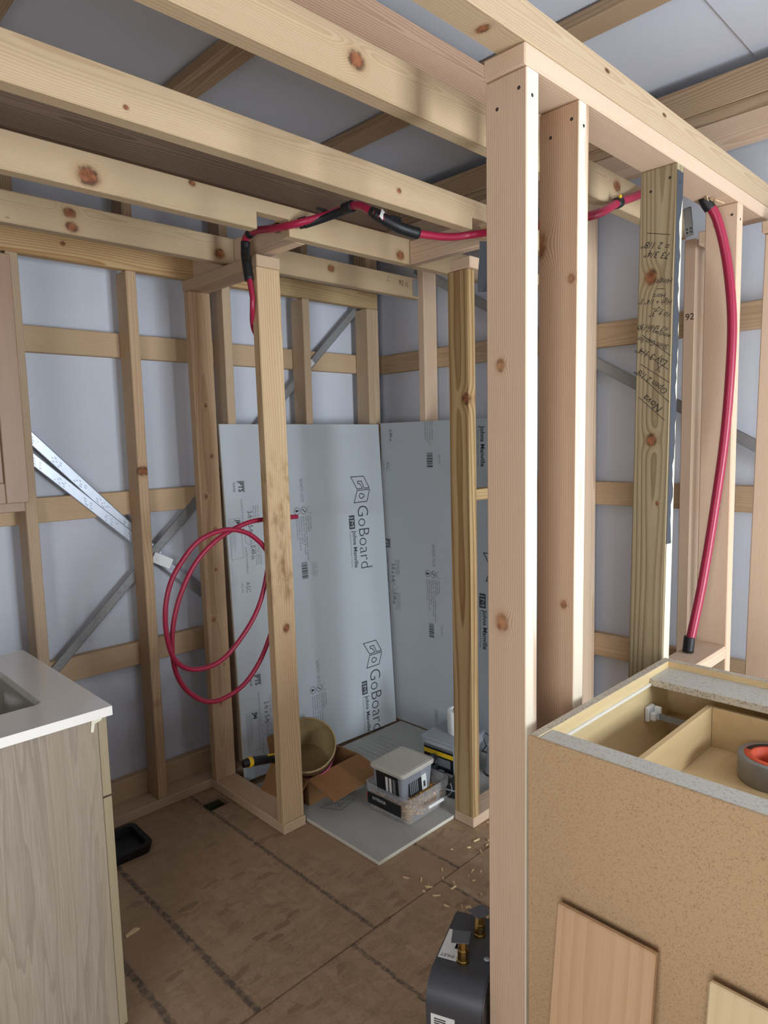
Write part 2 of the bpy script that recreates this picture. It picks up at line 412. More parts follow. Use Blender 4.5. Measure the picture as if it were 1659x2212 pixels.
def strokes(name, parent, lines, wd, mat, z=.0005, frame=None):
    """flat pen strokes: lists of (u,v) points on the local X-Y face"""
    bm = bmesh.new()
    for L in lines:
        for (a, b), (c, d) in zip(L, L[1:]):
            e = Vector((c-a, d-b, 0)); 
            if e.length < 1e-6: continue
            e.normalize(); nn = Vector((-e.y, e.x, 0))*wd/2; ee = e*wd*.35
            A, B = Vector((a, b, z))-ee, Vector((c, d, z))+ee
            bm.faces.new([bm.verts.new(q) for q in (A-nn, B-nn, B+nn, A+nn)])
    o = mesh(name, bm, mat, parent)
    if frame is not None: o.matrix_local = frame
    return o
def circ(u, v, r, n=18, a0=0, a1=360): return [(u+r*math.cos(math.radians(a0+(a1-a0)*k/n)), v+r*math.sin(math.radians(a0+(a1-a0)*k/n))) for k in range(n+1)]

# ================================================================== setting
XW, YW = 2.483, 2.568           # faces of the insulation film on the far walls
XN, YB = -.90, -2.00           # walls behind the camera
# floor: two OSB sheets, the far one with a cut-out
floor = empty('floor'); tag(floor, 'brown OSB subfloor with dark printed lines', 'floor', kind='structure')
def quads(name, rects, z, mat, parent):
    bm = bmesh.new()
    for x0, x1, y0, y1 in rects: bm_box(bm, x0, x1, y0, y1, z-.018, z)
    return mesh(name, bm, mat, parent)
hx0, hx1, hy0, hy1 = 1.247, 1.334, 2.28, 2.368
quads('osb_sheet', [(XN, hx0, 1.359, YW+.03), (hx1, XW+.03, 1.359, YW+.03), (hx0, hx1, 1.359, hy0), (hx0, hx1, hy1, YW+.03)], 0, M['osb'], floor)
quads('osb_sheet', [(XN, XW+.03, YB, 1.357)], 0, M['osb'], floor)
bm = bmesh.new()
bm_box(bm, hx0-.01, hx1+.01, hy0-.01, hy1+.01, -.12, -.10); bm_box(bm, hx0-.012, hx0, hy0, hy1, -.12, -.018); bm_box(bm, hx1, hx1+.012, hy0, hy1, -.12, -.018)
bm_box(bm, hx0, hx1, hy1, hy1+.012, -.12, -.018); bm_box(bm, hx0, hx1, hy0-.012, hy0, -.12, -.018)
mesh('hole_lining', bm, plain('green_brown_hole', srgb(70, 72, 46), .9), floor)

wl = box('wall_left', XN, XW+.03, YW, YW+.03, -.02, 2.60, M['film']); tag(wl, 'white woven insulation film on the left wall', 'wall', kind='structure')
wr = box('wall_right', XW, XW+.03, YB, YW, -.02, 2.60, M['film']); tag(wr, 'white insulation film on the right wall behind the framing', 'wall', kind='structure')
ce = box('ceiling', XN, XW, YB, YW, 2.57, 2.60, M['film']); tag(ce, 'grey white insulation film under the roof', 'ceiling', kind='structure')
box('film_sheet', XN+.01, XW, YB, .768, 2.5655, 2.569, M['film'], ce).matrix_parent_inverse = ce.matrix_basis.inverted()
def holed(name, fixed, at, th, a0, a1, oa0, oa1, oz0, oz1, label):
    bm = bmesh.new()
    for p, q, r, s in ((a0, oa0, -.02, 2.60), (oa1, a1, -.02, 2.60), (oa0, oa1, -.02, oz0), (oa0, oa1, oz1, 2.60)):
        if q-p < 1e-4 or s-r < 1e-4: continue
        if fixed == 'Y': bm_box(bm, p, q, at-th, at, r, s)
        else: bm_box(bm, at-th, at, p, q, r, s)
    return tag(mesh(name, bm, M['osb_wall']), label, 'wall', kind='structure')
holed('wall_back', 'Y', YB, .06, XN, XW+.03, 1.07, 1.93, .10, 1.80, 'grey lined wall with the open doorway behind the camera')
holed('wall_near', 'X', XN, .06, YB, YW, -.70, .30, .12, 2.06, 'grey lined wall with an added light opening behind the camera')

# ================================================================== outer framing
# wall girts (laid flat behind the studs)
for wall, z0, z1, what in (('l', 1.748, 1.837, 'upper'), ('l', 1.158, 1.247, 'middle'), ('l', .566, .655, 'lower'), ('l', .0, .125, 'bottom')):
    kn = M['girt']
    lx('wall_girt', 'flat pine %s girt running behind the studs of the left wall' % what, XN+.05, 2.445, 2.530, YW-.0005, z0, z1, kn, 'girt', 'X', 'girts of the left wall')
for z0, z1, what in ((1.748, 1.837, 'upper'), (1.146, 1.235, 'middle'), (.540, .630, 'lower')):
    lx('wall_girt', 'flat pine %s girt running behind the studs of the right wall' % what, 2.446, XW-.0005, -1.9, 2.529, z0, z1, M['girt'], 'girt', 'Y', 'girts of the right wall')
# left wall studs
GS = 'studs of the left wall'
lws = [(.722, .760, 'pine wall stud beside the hanging cabinet on the left wall'), (1.117, 1.155, 'pine wall stud with a dark knot left of the red hose coil'),
       (1.511, 1.549, 'pine wall stud rising behind the shower end post on the left wall'), (1.916, 1.954, 'pine wall stud behind the shower left of the diagonal steel brace'),
       (2.306, 2.343, 'left stud of the pair in the far corner'), (2.344, 2.381, 'right stud of the pair in the far corner')]
kst = wood('stud_knotted', srgb(210, 178, 142), srgb(166, 124, 88), ring=.005, knots=[(.28, -.044, 0., .012)])
for i, (a, b, lab) in enumerate(lws):
    lx('wall_stud', lab, a, b, 2.440, 2.5285, .0385, 2.0495, kst if i == 1 else M['stud'], 'stud', 'Z', GS)
for i, (a, b, lab) in enumerate(((.722, .760, 'short loft stud above the hanging cabinet'), (1.117, 1.155, 'short loft stud above the knotted wall stud'),
        (1.511, 1.549, 'short loft stud above the shower end post'), (1.916, 1.954, 'short loft stud above the shower, left of the corner'),
        (2.306, 2.343, 'left short loft stud in the far corner'), (2.344, 2.381, 'right short loft stud in the far corner'))):
    lx('loft_stud', lab, a, b, 2.440, 2.5285, 2.1395, 2.53, M['purlin'], 'stud', 'Z', 'short studs above the loft rim')
lx('bottom_plate', 'pine bottom plate along the foot of the left wall', XN+.05, 2.35, 2.436, 2.5285, .0005, .038, M['plate'], 'plate', 'X')
# right wall studs
GR = 'studs of the right wall'
for a, b, lab in ((.915, .953, 'narrow wall stud marked 92 beside the painted post'), (1.312, 1.350, 'wall stud just behind the second partition stud'),
                  (2.117, 2.155, 'wall stud above the grey board under the joist end')):
    o = lx('wall_stud', lab, 2.356, 2.4445, a, b, .0385, 2.0495 if a < 1 else 2.3055, M['fir'], 'stud', 'Z', GR)
    if a < 1:
        write('pencil_number', o, '92', 1.80-1.044, .938-.934+.009, -90, .03, M['pencil'], z=0) .matrix_local = \
            Matrix.Translation((1.79-1.044, 0, 0)) @ Matrix(((0, 1, 0, 0), (0, 0, -1, -.0448), (-1, 0, 0, .012), (0, 0, 0, 1)))
lx('bottom_plate', 'pine bottom plate along the foot of the right wall', 2.356, 2.4445, -1.9, 2.43, .0005, .038, M['plate'], 'plate', 'Y')
# built-up beam over the right wall
lx('eave_beam', 'lowest pine board of the beam over the right wall', 2.355, 2.393, -1.95, 2.43, 2.306, 2.392, M['fir'], 'beam', 'Y')
lx('eave_plate', 'flat middle plate of the beam over the right wall', 2.358, 2.446, -1.95, 2.43, 2.3925, 2.434, M['purlin'], 'plate', 'Y')
lx('eave_beam', 'top brown board of the beam over the right wall', 2.355, 2.393, -1.95, 2.43, 2.4345, 2.5295, M['purlin'], 'beam', 'Y')
# rafters and purlins
lx('rafter', 'dark brown weathered rafter beside the left wall', XN+.05, 2.354, 2.330, 2.368, 2.390, 2.5295, M['rafter'], 'rafter', 'X', 'rafters')
lx('rafter', 'pinkish brown rafter above the nearest ceiling joist', XN+.05, 2.354, 1.316, 1.354, 2.390, 2.5295, wood('rafter_pink', srgb(196, 162, 136), srgb(150, 112, 88), ring=.007, amount=.8), 'rafter', 'X', 'rafters')
for a, lab in ((.553, 'flat roof purlin nearest the upper left picture corner'), (1.135, 'flat roof purlin crossing above the left joists'), (1.79, 'flat roof purlin crossing above the middle of the joists')):
    lx('roof_purlin', lab, a, a+.087, YB+.02, YW-.002, 2.530, 2.5655 if a < 5 else 2.568, M['purlin'], 'purlin', 'Y', 'roof purlins')

# ================================================================== loft joists
KJ = lambda nm, ks: wood(nm, PINE_L, PINE_D, knots=ks, pin=.93)
GJ = 'loft ceiling joists'
xc = (XN+.05+2.35)/2
def kn(x, z, r): return (x-xc, z-2.0945, .019, r)
def joist(lab, y, mat, prof=None, x0=XN+.05, x1=2.35):
    return lx('ceiling_joist', lab, x0, x1, y, y+.038, 2.050, 2.139, mat, 'joist', 'X', GJ, prof=prof)
joist('nearest pine ceiling joist with a round knot, running past the partition', .945, KJ('joist_a', [kn(.884, 2.095, .014), kn(1.866, 2.106, .013)]))
xd = (XN+.05+1.384)/2
h = .0445; hl = (2.35-XN-.05)/2
def notched(xa, xb, zt): return [(-hl, -h), (xa-xc, -h), (xa-xc, zt-2.0945), (xb-xc, zt-2.0945), (xb-xc, -h), (hl, -h), (hl, h), (-hl, h)]
joist('second pine ceiling joist, notched near the tall partition stud', 1.335, KJ('joist_b', [kn(.633, 2.073, .004), kn(1.394, 2.09, .006)]), notched(1.715, 1.80, 2.085))
joist('third pine ceiling joist with a big split knot, notched for the hose', 1.745, KJ('joist_c', [kn(.719, 2.081, .020), kn(1.003, 2.131, .007), kn(1.822, 2.074, .014)]), notched(1.212, 1.33, 2.10))
o = lx('ceiling_joist', 'fourth ceiling joist with twin knots, ending at the short header', XN+.05, 1.384, 2.140, 2.178, 2.050, 2.139,
   KJ('joist_d', [(.819-xd, .0165, .019, .013), (.823-xd, -.0225, .013, .013), (1.324-xd, -.017, .019, .015)]), 'joist', 'X', GJ)
o = lx('ceiling_joist', 'short ceiling joist over the shower marked 92 near its end', 1.424, 2.354, 2.140, 2.178, 2.050, 2.139,
   KJ('joist_e', [(1.831-1.889, .0105, .019, .012)]), 'joist', 'X', GJ)
write('pencil_number', o, '92 ½', .33, .002, -4, .03, M['pencil'], z=.0194)
write('mill_stamp', o, '5 J', .26, .03, -90, .022, M['ink2'], z=.0194)
box('joist_hanger', -.0, .034, 0, .004, 0, .074, M['galvdark'], o, .001).matrix_local = Matrix.Translation((.437, .0, .0215)) @ Matrix.Rotation(math.radians(90), 4, 'X')
lx('rim_joist', 'pine rim joist along the left wall left of the shower', XN+.05, 1.64, 2.440, 2.478, 2.050, 2.139, wood('rim_a', srgb(212, 178, 130), srgb(164, 116, 66), ring=.007, amount=.9, knots=[(.904-(XN+.05+1.64)/2, .008, .019, .006)]), 'joist', 'X', 'rim joists')
lx('rim_joist', 'pine rim joist along the left wall over the shower', 1.641, 2.38, 2.440, 2.478, 2.050, 2.125, M['yellow'], 'joist', 'X', 'rim joists')
lx('header_board', 'short pinkish header between the fourth joist and the hose notch', 1.385, 1.423, 1.784, 2.439, 2.050, 2.139, M['fir'], 'header', 'Y')
lx('header_board', 'short pinkish header above the treated shower post', 1.870, 1.908, 1.374, 1.744, 2.050, 2.132, M['fir'], 'header', 'Y')
# blocks at the right wall end of the nearest joist
lx('blocking', 'pink wood block under the partition top plate beside the steel strap', 2.30, 2.43, .80, .888, 2.010, 2.0515, M['fir'], 'block', 'X')

# ================================================================== partition on the right
GP = 'studs of the right partition'
YP0, YP1 = .700, .789
lx('top_plate', 'lower top plate carried by the partition studs', 1.049, 2.354, YP0, YP1, 2.0525, 2.0895, M['fir'], 'plate', 'X')
lx('top_beam', 'long upper beam over the partition plate running out of the picture top', XN+.05, 2.354, YP0-.001, .762, 2.090, 2.1555, wood('beam_pine', srgb(204, 180, 148), srgb(170, 136, 98), knots=[(.97-(XN+.05+2.354)/2, -.035, 0., .007)]), 'beam', 'X')
s1m = wood('fir_s1', FIR_L, FIR_D, ring=.0042, amount=.8, pith=(.22, .01), wob=.008, kcol=(srgb(176, 128, 92), srgb(146, 100, 68), srgb(120, 78, 52)), lit_sap=srgb(226, 214, 192), knots=[(1.55-1.045, .012, .019, .008), (1.065-1.045, .01, .019, .012)], pin=.95)
s2m = wood('fir_s2', srgb(220, 188, 158), srgb(168, 122, 90), ring=.0040, amount=.9, pith=(.2, -.02), wob=.014, kcol=(srgb(176, 128, 92), srgb(146, 100, 68), srgb(120, 78, 52)), lit_sap=srgb(226, 212, 190), knots=[(1.723-1.045, -.03, .019, .006), (1.072-1.045, -.02, .019, .006), (1.80-1.045, .05, .019, .02)], pin=.95)
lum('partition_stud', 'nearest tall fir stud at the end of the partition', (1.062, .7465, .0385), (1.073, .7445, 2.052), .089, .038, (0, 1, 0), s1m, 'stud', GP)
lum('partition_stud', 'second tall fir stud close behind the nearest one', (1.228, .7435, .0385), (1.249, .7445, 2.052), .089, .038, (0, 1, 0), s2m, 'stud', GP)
s3 = lum('partition_stud', 'weathered treated post with handwriting and slate blue paint edge', (1.638, .7395, .0385), (1.698, .7445, 2.052), .089, .038, (0, 1, 0), M['treated'], 'stud', GP)
lum('partition_stud', 'fir partition stud behind the hanging red hose', (2.118, .7445, .0385), (2.110, .7445, 2.052), .089, .038, (0, 1, 0), M['fir'], 'stud', GP)
lum('partition_stud', 'fir stud with a low knot at the right picture edge', (2.322, .674, .0385), (2.318, .648, 2.00), .089, .038, (0, 1, 0), M['fir'], 'stud', GP)
lx('cap_block', 'small flat cap block on the stud at the right picture edge', 2.285, 2.352, .590, .699, 2.0025, 2.036, M['fir'], 'block', 'Y')
lx('bottom_plate', 'pine bottom plate under the partition studs', 1.04, 2.354, YP0-.002, YP1+.003, .0005, .038, M['plate'], 'plate', 'X')
lx('blocking', 'sawn wood block nailed between the treated post and the hose stud', 1.69, 2.095, YP0, YP1, .744, .783, M['fir'], 'block', 'X')
def nail(o, x, y, z, r=.0035): 
    q = lathe('nail_head', [(.0008, .0008), (r*.8, .0008), (r, 0)], M['pencil'], o, 8, (x, y, z), False); return q
for o_ in [o for o in bpy.data.objects if o.name.startswith('partition_stud')]:
    nail(o_, .955, .018, .0192); nail(o_, .975, -.028, .0192)
    q = nail(o_, .962, -.0447, .003); q.rotation_euler = (math.radians(90), 0, 0)
# slate blue paint with a ragged edge on the right narrow face of the treated post, pale wood below it
def ragged(name, parent, z_off, side, mat, a0, a1, w0, w1, n=46, amp=.007, seed=3):
    rr = random.Random(seed); bm = bmesh.new(); prev = None; off = 0
    for i in range(n+1):
        x = a0+(a1-a0)*i/n; off = .55*off+rr.uniform(-1, 1)*amp
        e = max(min(w1+off, .0185), -.016)
        cur = (bm.verts.new((x, z_off, w0)), bm.verts.new((x, z_off, e)))
        if prev: bm.faces.new((prev[0], cur[0], cur[1], prev[1]))
        prev = cur
    return mesh(name, bm, mat, parent)
ragged('cream_edge', s3, -.0449, 0, M['cream'], -.95, .985, .0165, -.0165, n=2, amp=0)
ragged('paint_stripe', s3, -.0452, 0, M['paintblue'], .10, .99, .0178, -.011, seed=5)
# handwriting (upside down) on the wide face of the treated post
def hw(s, Y, Z, size, ang=0, shear=.25):
    o = write('handwriting', s3, s, Z-1.045, Y-.7435, 90+ang, size, M['pencil'], z=.0194, shear=shear)
    mx = max(q.co.x for q in o.data.vertices); lim = (.784-Y)/max(math.cos(math.radians(ang)), .3)
    if mx > lim:
        for q in o.data.vertices: q.co.x *= lim/mx
    return o
hw('= 2 1/8"', .707, 1.868, .022, -14); hw('73 3/4"', .707, 1.845, .022, -16); hw('Hinge', .701, 1.785, .017, -4)
hw('Horz', .716, 1.752, .015, -6); hw('High + 1/4" 3"', .700, 1.735, .019, -10); hw('+ 3"', .722, 1.712, .019, -6); hw('10 1/2"', .702, 1.700, .016, -36)
hw('=7 shim 3"', .705, 1.672, .018, -12); hw('windows (1 1/2)', .700, 1.652, .016, -22); hw('Shim Gap for', .706, 1.628, .019, -22)
hw('Lay 3 1/4"', .706, 1.590, .023, -30); hw('Open 2 1/8"', .704, 1.520, .022, -38); hw('Nova', .715, 1.478, .026, -40)
strokes('pencil_line', s3, [[(Z0-1.045, Y0-.7435), (Z1-1.045, Y1-.7435)] for Y0, Z0, Y1, Z1 in
        ((.773, 1.660, .702, 1.603), (.775, 1.622, .706, 1.570), (.775, 1.589, .703, 1.539), (.777, 1.563, .702, 1.492), (.778, 1.508, .712, 1.449),
         (.768, 1.904, .711, 1.888), (.740, 1.766, .722, 1.764), (.738, 1.57, .720, 1.583), (.733, 1.59, .727, 1.565))], .0014, M['pencil'], z=.0194)['kind'] = 'stuff'
# twist strap
ts = lum('twist_strap', 'galvanised twist strap fixing the nearest joist at the right wall', (2.30, .915, 2.045), (2.30, .925, 2.135), .026, .002, (0, 1, 0), M['galvdark'], 'metal strap')
for k in range(4): box('nail_head', -.003, .003, -.003, .003, 0, .0015, M['ink'], ts).matrix_local = Matrix.Translation((-.034+.011*(k//2), -.006+.012*(k % 2), .001))

# ================================================================== shower framing
lx('top_plate', 'short top plate from the left wall over the shower end post', 1.335, 1.430, 1.935, 2.439, 2.000, 2.0385, M['plate'], 'plate', 'Y')
p1m = wood('post_yellow', srgb(208, 180, 142), srgb(170, 130, 90), ring=.007, knots=[(.762-1.02, .005, -.019, .011)], amount=.6, stain=(-.25, .42))
lum('shower_post', 'near left shower post with brown stains and a split knot', (1.3945, 1.9545, .0385), (1.381, 1.9555, 1.9995), .094, .038, (1, 0, 0), p1m, 'post', 'shower posts')
lum('shower_post', 'shower end post standing against the left wall with a column of knots', (1.396, 2.4195, .0385), (1.386, 2.4195, 1.9995), .092, .038, (1, 0, 0),
    wood('post_knots', srgb(212, 180, 144), srgb(166, 122, 88), knots=[(.55-.17*k+.03*math.sin(k*5), .02*math.sin(k*2.3), -.019, .0055+.002*math.sin(k*3)) for k in range(8)], kcol=(srgb(176, 128, 92), srgb(146, 100, 68), srgb(120, 78, 52))), 'post', 'shower posts')
p2m = wood('post_treated_yellow', srgb(196, 168, 122), srgb(136, 98, 58), ring=.016, amount=1., tone=.25, pith=(0., .05), knots=[(1.56-1.02, -.03, .019, .014)])
lum('shower_post', 'brown striped treated post right of the shower opening', (1.869, 1.508, .0385), (1.869, 1.5075, 1.982), .089, .038, (0, 1, 0), p2m, 'post', 'shower posts')
lx('top_plate', 'short top plate over the treated shower post', 1.849, 2.354, 1.452, 1.541, 1.9825, 2.0205, M['fir'], 'plate', 'X')
lx('bottom_plate', 'bottom plate between the left wall and the stained shower post', 1.348, 1.447, 1.934, 2.435, .0005, .038, M['plate'], 'plate', 'Y')
lx('bottom_plate', 'bottom plate running right from the treated shower post', 1.850, 2.354, 1.463, 1.553, .0005, .038, M['fir'], 'plate', 'X')
lx('blocking', 'small wood block behind the treated post halfway up', 1.889, 2.30, 1.490, 1.54, 1.195, 1.235, M['yellow'], 'block', 'X')

# ================================================================== steel braces
GB = 'diagonal steel braces'
def brace(lab, a, b, wd, mat, nrm):
    o = lum('steel_brace', lab, a, b, wd, .0015, nrm, mat, 'brace', GB); return o
b1 = brace('upper of the two bright steel strips beside the hanging cabinet', (.60, 2.5285, 1.652), (1.225, 2.5285, .983), .036, M['galv'], (1, 0, 1))
b2 = brace('lower of the two bright steel strips, running down behind the hose coil', (.60, 2.526, 1.555), (1.46, 2.526, .745), .036, M['galv'], (1, 0, 1))
b3 = brace('long grey steel brace rising to the far corner', (.62, 2.5235, .455), (2.44, 2.5235, 2.175), .034, M['galvdark'], (-1, 0, 1))
b4 = brace('steel brace slanting down behind the partition studs on the right wall', (2.4435, 2.25, 2.218), (2.4435, .30, 1.118), .040, M['galvdark'], (0, 1, 1))
rr = random.Random(11)
for o, L in ((b1, .91), (b2, 1.19), (b3, 2.5)):
    zz = .0011 if o.matrix_basis.col[2].y < 0 else -.0011
    ls = []
    for k in range(7):
        x = -L/2+.24+k*.11
        for j in range(3):
            y = -.009+j*.007; x1 = x+rr.uniform(0, .02)
            while x1 < x+.06: d = rr.uniform(.004, .012); ls.append([(x1, y), (x1+d, y)]); x1 += d+.004
    strokes('smudged_print', o, ls[::2], .0016, M['labelblue'] if o is not b3 else M['ink2'], z=zz)['kind'] = 'stuff'
st = lum('glint_tab', 'bent steel tab whitened as a window glint at the brace crossing', (1.19, 2.516, .985), (1.262, 2.510, .945), .042, .0015, (1, 0, 1.6), M['white'], 'metal tab')  # window reflection on the bent strap, put in as white colour
box('paper_label', -.05, .05, -.013, .013, 0, .0006, M['label'], b3).matrix_local = Matrix.Translation((.64, 0, .0011 if b3.matrix_basis.col[2].y < 0 else -.0017))

# ================================================================== shower boards
def board(name, label, O, U, V, w, h, th, face, grp='cement-free backer boards'):
    U = Vector(U).normalized(); V = Vector(V); V = (V-U*V.dot(U)).normalized(); N = U.cross(V)
    bm = bmesh.new(); bm_box(bm, 0, w, 0, h, -th, 0, .0008)
    bm.faces.ensure_lookup_table(); bm.normal_update()
    for f in bm.faces: f.material_index = 0 if abs(f.normal.z) > .9 else 1
    o = mesh(name, bm, [face, M['gofoam']]); mm = Matrix((U, V, N)).transposed().to_4x4(); mm.translation = O; o.matrix_world = mm
    return tag(o, label, 'board', 'grey backer boards')
def barcode(o, u0, u1, v0, v1):
    bm = bmesh.new(); v = v0; rr = random.Random(4)
    while v > v1+.004:
        d = rr.choice((.0022, .0035, .006)); x = [bm.verts.new(q) for q in ((u0, v, .0005), (u1, v, .0005), (u1, v-d, .0005), (u0, v-d, .0005))]
        bm.faces.new(x[::-1]); v -= d+rr.choice((.0015, .003))
    return mesh('barcode', bm, M['ink'], o)
def golog(o, u, v):
    """open book mark, big name, maker line: reading downwards. (u,v) = top left of the mark"""
    L = lambda *p: [(u+a, v+b) for a, b in p]
    strokes('logo_mark', o, [L((0, 0), (.081, 0), (.1126, -.057), (.081, -.0576), (.0644, -.022), (.0395, -.0228), (.0435, -.0345), (.054, -.034), (.071, -.0569), (.0356, -.0587), (0, 0)),
            L((.0356, -.066), (.1146, -.0645), (.0929, -.121), (.0119, -.123), (.0356, -.066)),
            [(u+.059+(.012 if abs(a) > .6 else .019)*math.cos(a), v-.093+.012*math.sin(a)) for a in [k*math.pi/9-math.pi for k in range(19)]]], .0042, M['ink'])
    write('brand_name', o, 'GoBoard', u+.030, v-.135, -90, .098, M['ink'], bold=-.0012, length=.300)
    write('registered_mark', o, '®', u+.092, v-.432, -90, .02, M['ink2'])
    bm = bmesh.new(); bm.faces.new([bm.verts.new((u+p, v+q, .0005)) for p, q in ((-.027, -.246), (.008, -.246), (.008, -.181), (-.027, -.181))]); mesh('maker_mark', bm, M['ink'], o)
    write('maker_letters', o, 'JM', u-.021, v-.186, -90, .034, M['goboard'], z=.0008, bold=-.0004, length=.054)
    write('maker_name', o, 'Johns Manville', u-.008, v-.256, -90, .032, M['ink'], bold=.0006, length=.178)
    write('small_print', o, 'A Berkshire Hathaway Company', u-.027, v-.256, -90, .014, M['ink2'], length=.172)
def date(o, u, v): write('date_print', o, '20240731 10172', u, v, -90, .024, M['ink2'], length=.105)
def icons(o, u, v):
    strokes('icon_ring', o, [circ(u, v, .0155), circ(u+.036, v, .0155)], .0018, M['ink'])
    strokes('icon_ring', o, [circ(u+.070, v, .0155, a0=90, a1=300)], .0014, M['ink2'])
    strokes('icon_mark', o, [[(u-.006, v), (u+.006, v)], [(u-.003, v+.003), (u-.003, v-.003)]], .007, M['ink']); strokes('icon_mark', o, [[(u+.029, v+.006), (u+.043, v-.006)]], .004, M['ink'])
    for k, (s, ln) in enumerate((('waterproof and ready to', .10), ('impermeable a l eau et pret', .15), ('Resistente al agua', .12), ('Easy to cut, handle & install', .17), ('Facil de cortar, manipular e instalar', .20), ('Lightweight', .07), ('durable', .06))):
        write('small_print', o, s, u-.008+k*.0125, v-.026, -90, .012, M['ink2'], length=ln)
def spec(o, u, v):
    """size block: (u,v) top of '3-ft x 5-ft'"""
    write('size_print', o, '3-ft x 5-ft', u, v, -90, .032, M['ink'], length=.092)
    strokes('drop_outline', o, [circ(u+.004, v-.118, .024, a0=40, a1=320)+[(u+.040, v-.118), (u+.004+.024*math.cos(math.radians(40)), v-.118+.024*math.sin(math.radians(40)))]], .0014, M['ink2'])
    write('size_print', o, '½-in', u+.002, v-.100, -90, .022, M['ink2'], length=.036)
    write('size_print', o, '0.49-in', u+.004, v-.146, -90, .030, M['ink'], length=.058)
    for k, s in enumerate(('Mortar Surface', 'Plumbing Side', 'Note: Surface')): write('small_print', o, s, u+.026+k*.011, v+.02, -90, .011, M['ink2'], length=.075)
    for k, s in enumerate(('Resistant Corp', 'Water Barrier', 'Plus Composite')): write('small_print', o, s, u+.026+k*.011, v-.145, -90, .011, M['ink2'], length=.085)
    write('small_print', o, 'WATERPROOF TILE BACKER BOARD', u-.028, v+.05, -90, .011, M['ink2'], length=.15); write('small_print', o, 'www.JM.com/GoBoard', u-.022, v-.15, -90, .013, M['ink2'], length=.11)
    L = [(u-.092, v-.03), (u-.036, v-.026), (u-.032, v-.192), (u-.088, v-.196), (u-.092, v-.03)]
    strokes('label_outline', o, [L], .0012, M['ink2']); write('maker_mark', o, 'JM', u-.056, v-.034, -90, .026, M['ink'], bold=.001)
    strokes('fine_print_lines', o, [[(u-.064-k*.0045, v-.036), (u-.063-k*.0045, v-.14-.04*((k*7) % 3)/2)] for k in range(6)], .0009, M['ink2'])
def ptmp(o, u, v): write('certification_mark', o, 'PTS', u, v, -90, .032, M['ink'], bold=.001, length=.04); strokes('certification_box', o, [[(u-.006, v+.002), (u+.026, v+.002), (u+.026, v-.042)]], .003, M['ink']); write('certification_mark', o, 'Intertek', u-.026, v, -90, .02, M['ink'], length=.04)
def ipc(o, u, v): write('certification_mark', o, 'ASC', u, v, -90, .03, M['ink2'], length=.045); write('small_print', o, 'PMG-1426', u-.022, v-.002, -90, .012, M['ink2'], length=.04)

lb = board('backer_board', 'light grey printed backer board leaning on the left wall in the shower', (1.4528, 2.3474, .0157), (.9996, -.0287, -.0046), (.0062, .0573, .9983), .871, 1.484, .0125, M['goboard'])
golog(lb, .672, 1.236); golog(lb, .686, .434); date(lb, .376, 1.246); date(lb, .40, .42); icons(lb, .352, 1.102); icons(lb, .372, .29)
barcode(lb, .357, .389, .871, .795); strokes('label_outline', lb, [[(.415, .861), (.44, .861), (.44, .804), (.415, .804), (.415, .861)]], .0012, M['ink2']); write('small_print', lb, '3-ft x 5-ft', .420, .852, -90, .018, M['ink2'], length=.04)
spec(lb, .101, 1.125); spec(lb, .115, .31); ptmp(lb, .068, 1.246); ptmp(lb, .08, .43); ipc(lb, .07, .83)
rb = board('backer_board', 'dark grey printed backer board standing on the right shower wall', (2.343, 2.405, .016), (0, -1, 0), (0, 0, 1), .85, 1.482, .012, M['goboard'])
def R(u, v): return (u-.005, v-.016)
golog(rb, .624, .919-.016); 
write('maker_name', rb, 'Johns Manville', .612, 1.449, -90, .032, M['ink'], bold=.0006, length=.175); write('small_print', rb, 'A Berkshire Hathaway Company', .595, 1.449, -90, .014, M['ink2'], length=.17)
strokes('logo_mark', rb, [[(.645, .085), (.60, .09), (.628, .03), (.606, -.0), (.645, .002)]], .0045, M['ink'])
date(rb, .326, .914); icons(rb, .295, .771); spec(rb, .056, .795); barcode(rb, .302, .338, 1.337, 1.27); barcode(rb, .298, .328, .533, .469)
write('size_print', rb, '0.49-in', .060, 1.45, -90, .030, M['ink'], length=.055); ptmp(rb, .022, .910); ipc(rb, .036, 1.295); date(rb, .326, .115)
for k in range(4): write('small_print', rb, 'Easy to cut, handle & install', .292+k*.014, 1.478, -90, .012, M['ink2'], length=.08+.012*(k % 3))
for (u, v) in ((.372, 1.33), (.372, .53)): write('small_print', rb, '3-ft x 5-ft', u, v, -90, .018, M['ink2'], length=.04)
fb = board('backer_board', 'dusty grey backer board lying on the floor as shower base', (1.462, 1.559, .0135), (1, 0, 0), (0, 1, 0), .876, .745, .013, M['dustboard'])
strokes('logo_mark', fb, [[(.081, .406), (.16, .411), (.21, .357), (.124, .336), (.081, .406)], [(.11, .40), (.15, .385), (.135, .36), (.17, .372)]], .003, M['ink2'])
strokes('fine_print_lines', fb, [[(.50+.03*k, .70-.01*(k % 3)), (.50+.03*k, .36+.03*(k % 4))] for k in range(7)], .0016, M['ink2']); icons(fb, .36, .62)

